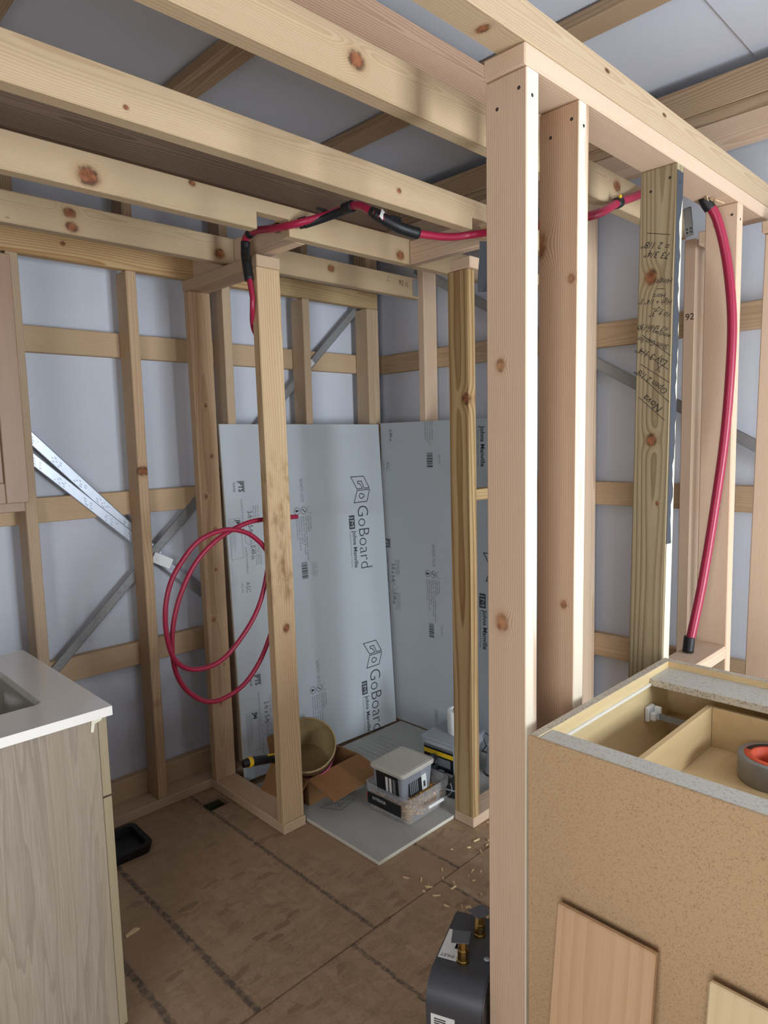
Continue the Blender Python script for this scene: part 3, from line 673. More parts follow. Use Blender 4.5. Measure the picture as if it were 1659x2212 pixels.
# ================================================================== red hose
tp = [(1.318, 1.943, 1.885), (1.318, 1.947, 1.915), (1.318, 1.971, 2.03), (1.320, 1.975, 2.085), (1.318, 1.925, 2.103), (1.322, 1.80, 2.086), (1.342, 1.722, 2.085), (1.399, 1.66, 2.104), (1.423, 1.58, 2.113), (1.418, 1.52, 2.104),
      (1.434, 1.47, 2.071), (1.496, 1.44, 2.040), (1.565, 1.42, 2.029), (1.68, 1.40, 2.036), (1.76, 1.362, 2.050), (1.765, 1.25, 2.04), (1.705, 1.10, 2.004), (1.69, .98, 1.99), (1.728, .926, 2.0), (1.83, .924, 2.048), (1.946, .924, 2.093), (2.04, .90, 2.14)]
run = tube('red_hose', tp, .0115, M['hose'], n=14, radii=[.0085, .009, .0105]+[.0115]*19)
tag(run, 'red hose with black sleeves threaded over the joists', 'hose')
def sleeve(name, pts, r, parent=run): return tube(name, pts, r, M['black'], parent, n=12)
sleeve('black_sleeve', [(1.318, 1.958, 1.955), (1.318, 1.972, 2.03), (1.320, 1.973, 2.080)], .0155)
box('sleeve_flap', -.004, .004, -.018, .018, -.02, .022, M['black'], run, .003).location = (1.309, 1.955, 2.035)
sleeve('black_sleeve', [(1.354, 1.725, 2.088), (1.366, 1.705, 2.091)], .017)
sleeve('black_sleeve', [(1.362, 1.712, 2.084), (1.399, 1.66, 2.098), (1.421, 1.59, 2.108)], .0128)
sleeve('black_sleeve', [(1.420, 1.59, 2.112), (1.422, 1.555, 2.112)], .017)
box('sleeve_flap', -.02, .02, -.004, .004, -.005, .005, M['black'], run, .003).location = (1.392, 1.66, 2.121)
sleeve('black_sleeve', [(1.432, 1.475, 2.074), (1.496, 1.440, 2.040), (1.562, 1.421, 2.029)], .0165)
box('sleeve_flap', -.022, .022, -.005, .005, -.006, .006, M['black'], run, .003).location = (1.487, 1.440, 2.062)
sleeve('hose_collar', [(1.428, 1.482, 2.08), (1.433, 1.471, 2.072)], .0145)
lb_ = box('paper_label', -.008, .008, -.0004, .0004, -.014, .014, M['label'], run); lb_.location = (1.440, 1.4485, 2.066); lb_.rotation_euler = (0, .5, .2)
for p, q in (((1.329, 1.815, 2.090), (1.328, 1.80, 2.089)), ((1.3185, 1.93, 2.103), (1.3195, 1.95, 2.099)), ((1.82, .924, 2.044), (1.843, .924, 2.053))):
    c = sleeve('hose_clip', [p, q], .0145)
    box('clip_nail', -.004, .004, -.003, .003, -.004, .004, M['yellowp'], run, .001).location = Vector(p)+Vector((.0, -.012, .016))
cb = [(1.318, 1.944, 1.895), (1.321, 1.952, 1.86), (1.345, 1.988, 1.81), (1.395, 2.02, 1.73), (1.43, 2.06, 1.45), (1.43, 2.04, 1.15), (1.375, 2.0, .993), (1.332, 1.999, .858), (1.264, 1.998, .764), (1.168, 1.997, .689), (1.071, 1.996, .680), (1.007, 1.995, .717), (.978, 1.994, .783), (.971, 1.993, .882), (.989, 1.992, .969), (1.029, 1.991, 1.037), (1.101, 1.99, 1.106), (1.197, 1.989, 1.131), (1.277, 1.988, 1.114), (1.331, 1.987, 1.075), (1.363, 1.986, 1.035),
      (1.44, 2.01, .95), (1.455, 2.028, .85), (1.399, 2.03, .737), (1.336, 2.028, .631), (1.252, 2.026, .560), (1.14, 2.024, .542), (1.055, 2.022, .598), (1.009, 2.02, .685), (1.002, 2.018, .795), (1.03, 2.016, .913), (1.093, 2.014, 1.025), (1.182, 2.012, 1.099), (1.293, 2.01, 1.141), (1.382, 2.008, 1.148), (1.514, 2.006, 1.144)]
tag(tube('red_hose_coil', cb, .0083, M['hose'], n=12, sub=8), 'loosely coiled end of red hose hanging at the left shower post', 'hose')
dp = [(2.0, .762, 2.085), (2.004, .758, 2.052), (2.03, .736, 2.005), (2.058, .716, 1.894), (2.07, .702, 1.743), (2.07, .702, 1.589), (2.065, .711, 1.394), (2.04, .727, 1.169), (2.0, .74, .970), (1.964, .755, .815)]
dr = tag(tube('red_hose', [Vector(p)+Vector((0, 0, 0)) for p in dp], .0128, M['hose'], n=14), 'thick red hose hanging down from a hole in the partition plate', 'hose')
tube('hose_end_cap', [(1.966, .756, .83), (1.962, .759, .786)], .0155, M['black'], dr)
tube('torn_sleeve', [(2.0, .762, 2.074), (2.004, .758, 2.05), (2.016, .748, 2.028)], .0155, M['black'], dr)
for k, (x, y, z, a) in enumerate(((1.985, .748, 2.049, .3), (2.03, .730, 2.047, -.5), (2.002, .742, 2.046, .9))):
    q = prism('splinter', [(-.016, -.004), (.014, -.007), (.02, .002), (-.004, .006)], -.001, .001, M['chips'], dr); q.location = (x, y, z); q.rotation_euler = (.6, .2, a)
# grey strap hanging beside the tall stud
bm = bmesh.new(); pr = [(1.758, 1.322, 2.020), (1.748, 1.316, 1.97), (1.728, 1.308, 1.905), (1.708, 1.302, 1.858), (1.73, 1.30, 1.862), (1.765, 1.30, 1.90)]
prev = None
for i, p in enumerate(pr):
    wv = Vector((.026, -.02, 0))*(1 if i < 3 else (.5 if i == 3 else 1)); c = (bm.verts.new(Vector(p)-wv*.5), bm.verts.new(Vector(p)+wv*.5))
    if prev: bm.faces.new((prev[0], prev[1], c[1], c[0]))
    prev = c
bmesh.ops.solidify(bm, geom=bm.faces[:], thickness=.0015)
tag(mesh('tape_strip', bm, plain('silver_grey_tape', srgb(98, 101, 108), .4)), 'loose grey tape strip dangling left of the tall partition stud', 'tape')

# ================================================================== hanging wall cabinet (upper left)
wc = empty('wall_cabinet', (.27, 2.29, 1.235)); tag(wc, 'unfinished wooden wall cabinet hung at the left picture edge', 'cabinet')
def loc(o, root): o.location = o.location - root.location; return o
loc(box('cabinet_body', -.10, .640, 2.160, 2.4395, 1.235, 1.960, M['doorwood'], wc, .002), wc)
d = loc(box('door', -.09, .646, 2.150, 2.1595, 1.262, 1.965, M['doorwood'], wc, .001), wc)
def dpart(name, x0, x1, z0, z1, y0, y1, bev=.002):
    o = box(name, x0, x1, y0, y1, z0, z1, M['doorwood'], d, bev); o.location = o.location - wc.location - d.location; return o
dpart('door_stile', .585, .646, 1.2625, 1.9645, 2.140, 2.1498); dpart('door_stile', -.09, -.03, 1.2625, 1.9645, 2.140, 2.1498)
dpart('door_rail', -.0295, .5845, 1.2625, 1.322, 2.140, 2.1498); dpart('door_rail', -.0295, .5845, 1.905, 1.9645, 2.140, 2.1498)
dpart('raised_panel', -.005, .560, 1.346, 1.880, 2.1425, 2.1498, .006)

# ================================================================== bathroom vanity
va = empty('vanity', (.33, 1.74, 0)); tag(va, 'wood look bathroom vanity with white top and undermount sink', 'vanity')
def vp(*a, bev=0.): return loc(box(*a, va, bev), va)
vp('side_panel', .080, .5385, 1.452, 1.470, .085, .8385, M['oak'], bev=.001)
vp('side_panel', .080, .5385, 1.999, 2.017, .085, .8385, M['oak'], bev=.001)
vp('back_panel', .080, .094, 1.4705, 1.9985, .085, .8385, M['oak'])
vp('bottom_panel', .095, .5385, 1.4705, 1.9985, .10, .118, M['oak'])
edge = veneer('drawer_edge_band', srgb(152, 138, 112), srgb(130, 114, 88), 60., 4.)
vp('drawer_front', .5395, .559, 1.454, 2.015, .655, .834, edge, bev=.0012)
vp('drawer_front', .5395, .559, 1.454, 2.015, .103, .651, edge, bev=.0012)
for k, (x, y) in enumerate(((.11, 1.48), (.51, 1.48), (.11, 1.99), (.51, 1.99))): vp('leg', x-.02, x+.02, y-.02, y+.02, .0005, .0995 if 1 else 0, M['oak'], bev=.002)
# top with a rounded sink cut-out
def top_with_hole():
    bm = bmesh.new(); cx, cy = .27, 1.735; inner = rrect(.197, .168, .018)
    x0, x1, y0, y1 = .055-cx, .566-cx, 1.437-cy, 2.031-cy
    n = len(inner)
    def outer(p):
        a, b = p; s = min((x1 if a > 0 else -x0)/max(abs(a), 1e-6), (y1 if b > 0 else -y0)/max(abs(b), 1e-6)); return (a*s, b*s)
    out = [outer(p) for p in inner]
    for c in ((x1, y1), (x0, y1), (x0, y0), (x1, y0)):
        k = min(range(n), key=lambda i: (out[i][0]-c[0])**2+(out[i][1]-c[1])**2); out[k] = c
    rings = []
    for z in (.8395, .860):
        rings.append(([bm.verts.new((a+cx, b+cy, z)) for a, b in inner], [bm.verts.new((a+cx, b+cy, z)) for a, b in out]))
    for i in range(n):
        j = (i+1) % n
        for (I, Ou) in rings: bm.faces.new((I[i], I[j], Ou[j], Ou[i]))
        bm.faces.new((rings[0][0][i], rings[0][0][j], rings[1][0][j], rings[1][0][i])); bm.faces.new((rings[0][1][i], rings[0][1][j], rings[1][1][j], rings[1][1][i]))
    bmesh.ops.recalc_face_normals(bm, faces=bm.faces[:]); return bm, inner, cx, cy
bm, inner, cx, cy = top_with_hole()
o = mesh('countertop', bm, M['quartz'], va); o.location = -va.location
sk = shell('sink_basin', [([(a*.45+cx, b*.45+cy) for a, b in inner], .715), ([(a*.86+cx, b*.86+cy) for a, b in inner], .725), ([(a*1.0+cx, b*1.0+cy) for a, b in inner], .77), ([(a*1.02+cx, b*1.02+cy) for a, b in inner], .8390)], M['porcelain'], va, cap=False, smooth=True)
bm = bmesh.new(); bm.from_mesh(sk.data); es = [e for e in bm.edges if e.is_boundary and e.verts[0].co.z < .72]; bmesh.ops.holes_fill(bm, edges=es); bm.to_mesh(sk.data); bm.free(); sk.location = -va.location
q = prism('peeling_tape', [(-.010, 0), (.012, .004), (.010, .008), (-.004, .012), (-.008, .030), (-.014, .028)], -.0006, .0006, plain('yellowed_tape', srgb(206, 200, 178), .4), va)
q.rotation_euler = (math.radians(-90), 0, 0); q.location = Vector((.536, 1.4505, .838))-va.location

# black boot tray
bt = empty('boot_tray', (.80, 2.29, 0), math.radians(-2)); tag(bt, 'black plastic tray with raised rim on the floor behind the vanity', 'tray')
o1, o2, o3 = rrect(.175, .085, .025), rrect(.163, .073, .018), rrect(.158, .068, .016)
s_ = shell('tray', [(o1, .001), (rrect(.182, .092, .028), .030), (rrect(.182, .092, .028), .034), (o2, .034), (o3, .010)], M['blacktray'], bt)

# ================================================================== base cabinet (lower right)
bc = empty('base_cabinet', (1.30, .30, 0)); tag(bc, 'open topped base cabinet with raw brown hardboard back near the camera', 'cabinet')
def cp(n, x0, x1, y0, y1, z0, z1, mat, bev=0.): return loc(box(n, x0, x1, y0, y1, z0, z1, M[mat], bc, bev), bc)
cp('back_panel', 1.012, 1.0185, -.10, .673, .003, .876, 'mdf', .0006)
cp('stretcher_rail', 1.0195, 1.066, -.085, .6545, .858, .8755, 'chiptop', .0006)
sp = cp('side_panel', 1.0195, 1.5795, .6555, .673, .003, .8765, 'veneer', .0004)
o = box('panel_top_edge', 1.0195, 1.5795, .656, .6725, .8767, .8773, M['chipedge'], sp); o.location = o.location-bc.location-sp.location
o = box('torn_strip', 1.085, 1.475, .6505, .6553, .846, .852, plain('torn_white_paper', srgb(236, 230, 216), .8, 0, .2, .1, 200.), sp); o.location = o.location-bc.location-sp.location
cp('side_panel', 1.0195, 1.5795, -.10, -.0865, .003, .876, 'veneer')
fr = cp('front_frame', 1.580, 1.598, -.10, .673, .60, .876, 'drawer', .0006)
o = box('frame_top_edge', 1.580, 1.598, -.10, .673, .8762, .8768, M['chipedge'], fr); o.location = o.location-bc.location-fr.location
o = cp('stretcher_rail', 1.478, 1.5795, -.085, .655, .846, .8615, 'chiptop')
e = box('rail_edge', 1.4772, 1.4779, -.085, .655, .8462, .8613, M['chipedge'], o); e.location = e.location-bc.location-o.location
cp('cabinet_bottom', 1.0195, 1.5795, -.0855, .655, .10, .115, 'veneer')
dr_ = empty('drawer'); dr_.parent = bc
def dw(n, x0, x1, y0, y1, z0, z1, mat, bev=.0008):
    o = box(n, x0, x1, y0, y1, z0, z1, M[mat], dr_, bev); o.location = o.location-bc.location; return o
dw('drawer_side', 1.075, 1.494, .520, .532, .722, .830, 'drawer'); dw('drawer_side', 1.075, 1.494, .02, .032, .722, .830, 'drawer')
dw('drawer_back', 1.482, 1.494, .0325, .5195, .722, .829, 'drawer'); dw('drawer_back', 1.075, 1.087, .0325, .5195, .722, .829, 'drawer')
dw('drawer_bottom', 1.0875, 1.4815, .0325, .5195, .735, .742, 'drawer', 0)
sb = empty('slide_bracket'); sb.parent = bc
for n, a in (('bracket_plate', (1.452, 1.484, .6445, .6545, .768, .802)), ('bracket_clip', (1.456, 1.474, .632, .644, .772, .790)), ('bracket_lip', (1.4755, 1.484, .628, .644, .770, .800))):
    o = box(n, *a, M['white'], sb, .002); o.location = o.location-bc.location
o = box('slide_rail', 1.475, 1.4755, .534, .631, .772, .786, M['galvdark'], sb, .001); o.location = o.location-bc.location
# duct tape roll lying in the drawer
tr_ = empty('duct_tape_roll', (1.412, .378, .7424)); tag(tr_, 'silver duct tape roll with orange core lying in the drawer', 'tape roll')
lathe('tape_wound', [(.040, 0), (.0625, 0), (.0635, .001), (.0635, .047), (.0625, .048), (.040, .048)], M['ducttape'], tr_, 48)
lathe('card_core', [(.0395, .0002), (.0385, .0), (.0385, .0478), (.0395, .048), (.0398, .03), (.0395, .0002)], M['orange'], tr_, 48)
lathe('label_disc', [(.0390, .0482), (.0520, .0482), (.0520, .0487), (.0390, .0487)], M['orange'], tr_, 48)
a_ = [prism('label_print', [(.041*math.cos(t), .041*math.sin(t)) for t in [math.radians(20+i*9) for i in range(9)]]+[(.0505*math.cos(t), .0505*math.sin(t)) for t in [math.radians(92-i*9) for i in range(9)]], .0488, .0491, M['labelblack'], tr_)]

# two boards leaning on the hardboard
lum('leaning_board', 'pinkish wooden board leaning on the brown cabinet back', (.912, .508, .0), (.9915, .508, .600), .176, .014, (0, 1, 0), M['board'], 'board', 'boards leaning on the cabinet')
lum('leaning_board', 'pale wooden board leaning at the lower right picture corner', (.912, .245, .0), (.9915, .245, .603), .19, .012, (0, 1, 0), wood('leaning_birch', srgb(222, 200, 160), srgb(200, 172, 128), ring=.02, amount=.3, pin=1.1), 'board', 'boards leaning on the cabinet')

# ================================================================== dark water heater
UZ = .285
wh = empty('water_heater', (1.094, .885, 0), math.radians(23)); tag(wh, 'charcoal metal water heater with two brass fittings beside the tall stud', 'water heater')
hw_, dp_ = .062, .115
prof = [(-dp_, .004), (-dp_, UZ-.055)]+[(-dp_+.055-.055*math.cos(math.radians(a)), UZ-.055+.055*math.sin(math.radians(a))) for a in range(3, 91, 3)]+[(dp_, UZ), (dp_, .004)]
bm = bmesh.new(); lo = [bm.verts.new((x, -hw_, z)) for x, z in prof]; hi = [bm.verts.new((x, hw_, z)) for x, z in prof]; n = len(prof)
for i in range(n): bm.faces.new((lo[i], lo[(i+1) % n], hi[(i+1) % n], hi[i]))
bm.faces.new(lo); bm.faces.new(hi[::-1]); bmesh.ops.recalc_face_normals(bm, faces=bm.faces[:])
bmesh.ops.bevel(bm, geom=[e for e in bm.edges if abs(e.verts[0].co.y-e.verts[1].co.y) < 1e-6], offset=.003, segments=2, affect='EDGES')
mesh('housing', bm, M['charcoal'], wh)
for x, y, tw in ((-.035, .002, .3), (.055, -.012, -.5)):
    ft = lathe('brass_fitting', [(.001, 0), (.014, 0), (.014, .006), (.0125, .008), (.0125, .03), (.0108, .032), (.0108, .052), (.001, .052)], M['brass'], wh, 8, (x, y, UZ+.0005), False)
    q = prism('tape_flag', [(-.024, -.016), (.018, -.022), (.026, .018), (-.018, .022)], .0525, .0540, M['tapegrey'], ft); q.rotation_euler = (-.06, .10, tw)
def on_top(n, x0, x1, y0, y1, mat): box(n, x0, x1, y0, y1, UZ+.0003, UZ+.001, mat, wh)
on_top('inlet_label', -.04, .05, .016, .058, M['label']); on_top('label_block', -.005, .015, .016, .030, M['labelblack'])
write('label_text', wh, 'INLET', -.027, .023, 90, .012, M['ink'], z=UZ+.0014).rotation_euler
for x, y in ((-.01, -.045), (.03, -.048)): lathe('cover_plug', [(.001, .0), (.007, 0), (.007, .001), (.001, .001)], M['stone'], wh, 16, (x, y, UZ+.0004))
wlb = box('warning_label', -.0004, .0004, -.026, .026, -.075, .075, M['label'], wh); wlb.location = (-dp_-.0006, .024, .142)
bm = bmesh.new(); rr = random.Random(2)
for k in range(26):
    z = .066-k*.0052
    if k in (6, 7, 14, 15, 21): continue
    x0 = -.020; 
    bm_box(bm, -.0009, -.0005, -.012+rr.uniform(-.004, .006), .019, z-.0013, z+.0013)
mesh('label_lines', bm, M['ink'], wlb)
lathe('rivet', [(.001, .0015), (.003, .001), (.0035, 0)], M['galv'], wh, 10, (-dp_-.0003, -.044, .185)).rotation_euler = (0, math.radians(-90), 0)

# ================================================================== things in the shower
FZ = .0140
# cardboard box
cbx = empty('cardboard_box', (1.652, 2.128, FZ), math.radians(4)); tag(cbx, 'open cardboard box with a folded out flap in the shower', 'box')
hx_, hy_, hz_ = .140, .112, .105
def cbp(n, x0, x1, y0, y1, z0, z1): return box(n, x0, x1, y0, y1, z0, z1, M['card'], cbx)
cbp('box_side', -hx_, hx_, -hy_, -hy_+.004, 0, hz_); cbp('box_side', -hx_, hx_, hy_-.004, hy_, 0, hz_); cbp('box_side', -hx_, -hx_+.004, -hy_+.0045, hy_-.0045, 0, hz_); cbp('box_side', hx_-.004, hx_, -hy_+.0045, hy_-.0045, 0, hz_)
cbp('box_bottom', -hx_+.0045, hx_-.0045, -hy_+.0045, hy_-.0045, 0, .004)
def flap(n, pts, piv, rot):
    o = prism(n, pts, -.002, .002, M['card'], cbx); o.location = piv; o.rotation_euler = rot
flap('box_flap', [(-hx_, 0), (hx_, 0), (hx_-.004, -.150), (-hx_-.012, -.155)], (0, -hy_, hz_+.002), (math.radians(12), 0, 0))
flap('box_flap', [(0, -hy_), (0, hy_), (.10, hy_-.01), (.10, -hy_+.01)], (hx_+.003, 0, hz_-.0), (0, math.radians(84), 0))
flap('box_flap', [(0, -hy_), (0, hy_), (-.11, hy_-.01), (-.11, -hy_+.01)], (-hx_, 0, hz_+.002), (0, math.radians(-52), 0))
flap('box_flap', [(-hx_, 0), (hx_, 0), (hx_-.01, .10), (-hx_+.01, .10)], (0, hy_, hz_+.002), (math.radians(70), 0, 0))
strokes('printed_mark', cbx, [[(-.09, .05), (-.07, .02), (-.05, .05), (-.03, .02)], [(-.09, .015), (-.03, .012)]], .006, M['ink2'], z=0, frame=Matrix(((1, 0, 0, .0), (0, 0, -1, -hy_-.0008), (0, 1, 0, .02), (0, 0, 0, 1))))
# tilted mixing bucket in the box
bk = empty('mixing_bucket', (1.628, 2.15, FZ+.082)); tag(bk, 'tan plastic bucket tilted in the cardboard box', 'bucket')
bk.scale = (1.22, 1.22, 1.15); bk.rotation_euler = Vector((-.50, -.66, 1.0)).to_track_quat('Z', 'Y').to_euler()
lathe('bucket_wall', [(.001, .004), (.070, .004), (.090, .155), (.0905, .158), (.0945, .158), (.0945, .150), (.0925, .149), (.092, .135), (.0905, .134), (.073, 0), (.001, 0)], M['tan'], bk, 40)
lathe('pink_band', [(.0868, .075), (.0902, .105), (.0908, .105), (.0874, .075)], M['pink'], bk, 40)
lathe('mortar_residue', [(.001, .012), (.03, .0155), (.045, .010), (.062, .0055), (.0695, .0045)], plain('dried_mortar', srgb(150, 128, 92), .9, 0, .2, .25, 40., .6), bk, 24)
# black and yellow tool handle sticking out of the box
th_ = empty('tool_handle', (1.385, 2.03, .240)); tag(th_, 'black tool handle with yellow band sticking out of the box', 'tool')
q = tube('handle', [(-.135, 0, .036), (-.10, .0, .032), (-.02, .005, .012), (.06, .01, -.008), (.12, .015, -.024)], .016, M['black'], th_, radii=[.014, .018, .016, .017, .015])
tube('yellow_band', [(-.116, 0, .035), (-.101, 0, .0325)], .0192, M['yellowp'], th_)
tube('yellow_inlay', [(-.03, -.0, .031), (.04, .008, .013)], .004, M['yellowp'], th_)

# clear tub full of screws
def tub(name, label, loc_, rz, hx, hy, hgt, mat, rimh=.03):
    t = empty(name, loc_, rz); tag(t, label, 'tub')
    shell('tub_wall', [(rrect(hx-.012, hy-.012, .02), .0), (rrect(hx-.008, hy-.008, .022), .003), (rrect(hx-.002, hy-.002, .022), hgt-rimh), (rrect(hx+.002, hy+.002, .024), hgt-rimh+.002), (rrect(hx+.002, hy+.002, .024), hgt-rimh*.6),
          (rrect(hx, hy, .024), hgt-rimh*.55), (rrect(hx+.004, hy+.004, .026), hgt-.004), (rrect(hx+.004, hy+.004, .026), hgt), (rrect(hx-.001, hy-.001, .022), hgt), (rrect(hx-.004, hy-.004, .02), hgt-rimh), (rrect(hx-.011, hy-.011, .018), .006)], mat, t)
    return t
t1 = tub('screw_tub', 'clear plastic tub of gold screws with a white handle', (1.788, 1.735, FZ), math.radians(2), .120, .112, .105, M['clear'])
lab = box('tub_label', -.075, .095, -.0004, .0004, -.022, .022, M['labelblack'], t1); lab.matrix_local = Matrix.Translation((-.1225, .01, .050)) @ Matrix.Rotation(math.radians(90), 4, 'Z')
box('label_stripe', -.075, .095, -.0009, -.0005, -.020, -.010, M['card'], lab); box('label_red_corner', .072, .09, -.0009, -.0005, .0, .018, M['redbox'], lab)
write('label_text', lab, 'INTERIOR', -.06, 0, 0, .016, M['label'], z=0).matrix_local = Matrix.Translation((.06, .0008, .0)) @ Matrix(((-1, 0, 0, 0), (0, 0, 1, 0), (0, 1, 0, 0), (0, 0, 0, 1)))
tube('handle_grip', [(.035, -.1235, .050), (.035, -.150, .054)], .001, M['white'], t1) if False else None
tube('handle_wire', [(-.10, -.118, .080), (-.09, -.135, .066), (-.05, -.142, .060), (.04, -.142, .058), (.10, -.136, .06), (.117, -.118, .080)], .0022, M['clear'], t1)
tube('handle_grip', [(-.045, -.142, .060), (.04, -.142, .058)], .0062, M['white'], t1)
def heap(name, label, root, hx, hy, z0, z1, n, mat, sl=.045):
    bm = bmesh.new(); rr = random.Random(9)
    for k in range(n):
        a = rr.uniform(0, math.pi*2); ti = rr.uniform(-.5, .5); c = Vector((rr.uniform(-hx, hx), rr.uniform(-hy, hy), rr.uniform(z0, z1)))
        d = Vector((math.cos(a)*math.cos(ti), math.sin(a)*math.cos(ti), math.sin(ti))); u = d.orthogonal().normalized(); v = d.cross(u)
        A, B = c-d*sl/2, c+d*sl/2
        for P in (A, B):
            for w_ in (u, v):
                if abs(P.x) > hx+.008 or abs(P.y) > hy+.008: P.x = max(-hx-.008, min(hx+.008, P.x)); P.y = max(-hy-.008, min(hy+.008, P.y))
            P.z = max(.006, min(z1+.012, P.z))
        r = .0021; h_ = .0042
        ra = [bm.verts.new(A+(u*math.cos(t)+v*math.sin(t))*r) for t in (0, 2.09, 4.19)]; rb_ = [bm.verts.new(B+(u*math.cos(t)+v*math.sin(t))*r*.5) for t in (0, 2.09, 4.19)]
        for i in range(3): bm.faces.new((ra[i], ra[(i+1) % 3], rb_[(i+1) % 3], rb_[i]))
        hd = [bm.verts.new(A+(u*math.cos(t)+v*math.sin(t))*h_) for t in (0, 1.05, 2.09, 3.14, 4.19, 5.24)]; bm.faces.new(hd)
    o = mesh(name, bm, mat, None); o.location = root.location; o.rotation_euler = root.rotation_euler
    return tag(o, label, 'screws', kind='stuff')
heap('screw_heap', 'gold wood screws heaped in the clear tub', t1, .098, .090, .010, .058, 1500, M['screw'])
# lidded container standing on the screws
t2 = empty('lidded_container', (1.772, 1.745, FZ+.0695), math.radians(3)); tag(t2, 'cloudy plastic container with dusty lid standing in the screw tub', 'container')
shell('container_wall', [(rrect(.080, .070, .012), 0), (rrect(.082, .072, .012), .003), (rrect(.090, .080, .014), .108), (rrect(.086, .076, .012), .108), (rrect(.079, .069, .012), .006)], M['cleardense'], t2)
shell('lid', [(rrect(.096, .086, .016), .098), (rrect(.097, .087, .017), .1075), (rrect(.094, .084, .016), .113), (rrect(.084, .074, .014), .1145)], plain('dusty_lid', srgb(190, 186, 174), .75, 0, .2, .15, 120., .4), t2)
q = box('front_label', -.0005, .0005, -.050, .060, -.040, .040, M['labelblack'], t2); q.matrix_local = Matrix.Translation((-.0868, .0, .052)) @ Matrix.Rotation(math.radians(-4), 4, 'Y')
for k in range(3): box('label_print', -.0010, -.0006, -.040+.018*k, -.028+.018*k, -.030, .028, M['label' if k else 'ink2'], q)
q = box('side_label', -.055, .030, -.0005, .0005, -.042, .042, M['labelblack'], t2); q.matrix_local = Matrix.Translation((-.012, -.0772, .052)) @ Matrix.Rotation(math.radians(-5), 4, 'X')
for k in range(5): box('label_print', -.036+.010*k, -.030+.010*k, -.0010, -.0006, -.034, .034, M['ink2'], q)
q = box('barcode_sticker', -.014, .014, -.0005, .0005, -.044, .044, M['label'], t2); q.matrix_local = Matrix.Translation((.034, -.0776, .056)) @ Matrix.Rotation(math.radians(-5), 4, 'X')
box('barcode_print', -.006, .006, -.0010, -.0006, -.034, -.012, M['ink'], q)
# second tub with yellow label, white tape roll on top, black clips
t3 = tub('label_tub', 'clear tub with black and yellow label behind the treated post', (2.135, 1.795, FZ), math.radians(4), .105, .095, .150, M['clear'])
q = box('tub_label', -.0005, .0005, -.075, .075, -.055, .045, M['labelblack'], t3); q.location = (-.1045, -.0, .082)
box('yellow_band', -.0010, -.0006, -.075, .075, .012, .030, M['yellowp'], q); box('white_panel', -.0010, -.0006, -.06, .03, -.03, .004, M['ink2'], q)
shell('tub_lid', [(rrect(.110, .100, .026), .1505), (rrect(.111, .101, .026), .156), (rrect(.104, .094, .024), .159)], M['cleardense'], t3)
tr2 = empty('mesh_tape_roll', (2.155, 1.775, FZ+.1595)); tag(tr2, 'white mesh tape roll standing on the yellow labelled tub', 'tape roll')
lathe('tape_wound', [(.028, .0), (.050, 0), (.052, .002), (.052, .098), (.050, .1), (.028, .1), (.028, 0)], M['white'], tr2, 40)
lathe('card_core', [(.0255, .001), (.0278, .001), (.0278, .099), (.0255, .099), (.0255, .001)], M['card'], tr2, 32)
rr = random.Random(6)
for k, (x, y, z) in enumerate(((1.965, 1.80, .03), (1.985, 1.745, .03), (1.97, 1.69, .028), (2.0, 1.80, .07), (1.975, 1.77, .09))):
    c = empty('pipe_clip', (x, y, FZ+z-.012), rr.uniform(0, 3)); tag(c, 'black plastic pipe clip, ' + ('lowest and farthest from the treated post', 'beside the black case', 'nearest the silver banded case', 'upper one against the yellow label', 'topmost on the pile beside the lid')[k], 'clip', 'black pipe clips between the tubs')
    pts = [(math.cos(math.radians(a))*.022, 0, .022+math.sin(math.radians(a))*.022) for a in range(-60, 241, 30)]
    tube('clip_ring', pts, .0065, M['black'], c, n=8, sub=2); box('clip_foot', -.022, .022, -.007, .007, -.018 if z > .06 else -.012, .001, M['black'], c, .002)
sg = empty('black_case', (1.965, 1.635, FZ), .3); tag(sg, 'black case with a bright strip beside the screw tub', 'case')
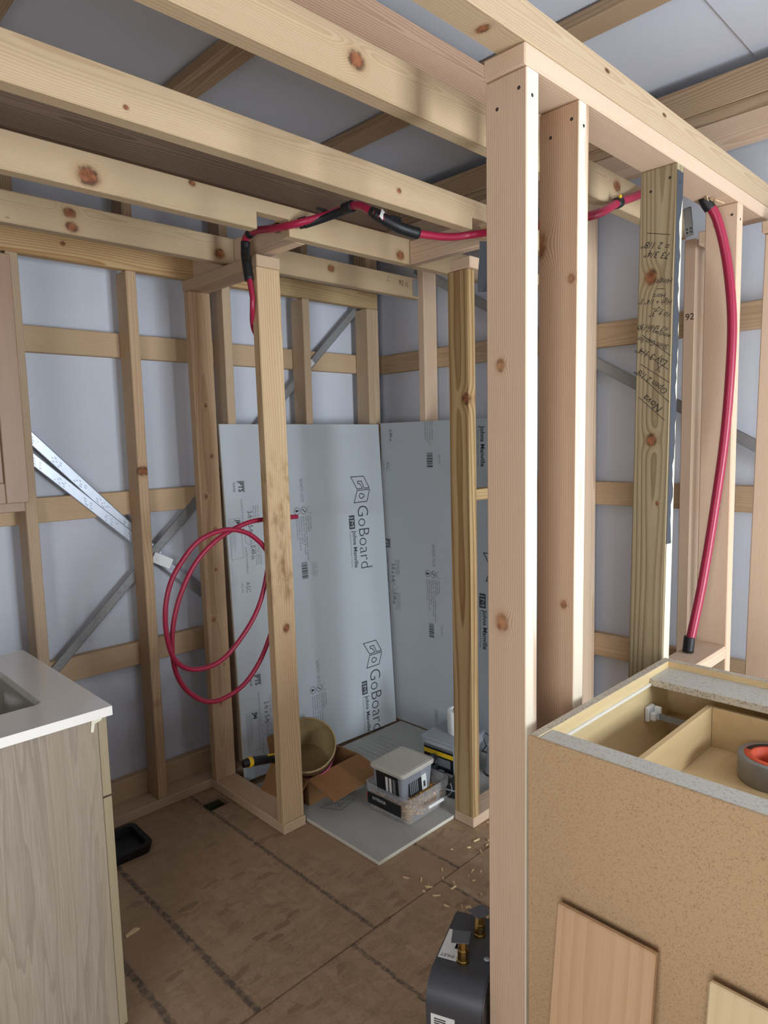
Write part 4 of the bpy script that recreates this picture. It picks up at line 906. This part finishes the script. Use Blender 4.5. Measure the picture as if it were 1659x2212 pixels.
box('case_body', -.03, .07, -.035, .035, 0, .06, M['black'], sg, .006).location = (.02, 0, .0305); box('case_band', -.031, .071, -.036, .036, .0, .006, M['galv'], sg, .001).location = (.02, 0, .036)
gc = empty('plastic_cup', (2.232, 1.632, FZ)); tag(gc, 'grey plastic cup partly hidden right of the treated post', 'cup')
lathe('cup_wall', [(.001, 0), (.058, 0), (.058, .01), (.052, .014), (.044, .12), (.041, .12), (.048, .016), (.001, .008)], M['stone'], gc, 32); lathe('black_base_ring', [(.0585, .0005), (.060, .001), (.060, .006), (.0585, .007)], M['black'], gc, 32)
# crumpled pale sticker on the base board
tag(prism('paper_disc', [(1.745+.035*math.cos(a), 1.985+.026*math.sin(a)) for a in [k*math.pi/9 for k in range(18)]], FZ, FZ+.0008, M['label']), 'round pale sticker on the base board beside the container', 'sticker')

# ================================================================== chips and sawdust on the floor
bm = bmesh.new(); rr = random.Random(21)
def chip(x, y, l, w_, a, z=.0006):
    c, s = math.cos(a), math.sin(a); P = [(-l, -w_*.6), (l, -w_), (l*.8, w_), (-l*.9, w_*.7)]
    lo = [bm.verts.new((x+p*c-q*s, y+p*s+q*c, z)) for p, q in P]; hi = [bm.verts.new((x+p*c-q*s, y+p*s+q*c, z+.0025+rr.uniform(0, .003))) for p, q in P]
    bm.faces.new(hi); bm.faces.new(lo[::-1])
    for i in range(4): bm.faces.new((lo[i], lo[(i+1) % 4], hi[(i+1) % 4], hi[i]))
chip(.745, 1.858, .022, .005, .2); chip(.742, 1.862, .02, .003, .3)
for k in range(80):
    if k < 90: x, y = rr.uniform(1.45, 2.1), rr.uniform(1.0, 1.45)
    else: x, y = rr.uniform(.65, 1.7), rr.uniform(.9, 2.2)
    if (1.34 < x and y > 1.46) or (x < .6) or (hx0-.03 < x < hx1+.03 and y > hy0-.03): continue
    chip(x, y, rr.uniform(.003, .014), rr.uniform(.0012, .003), rr.uniform(0, 3.14))
tag(mesh('wood_chips', bm, M['chips']), 'scattered wood chips and sawdust on the OSB floor', 'wood chips', kind='stuff')
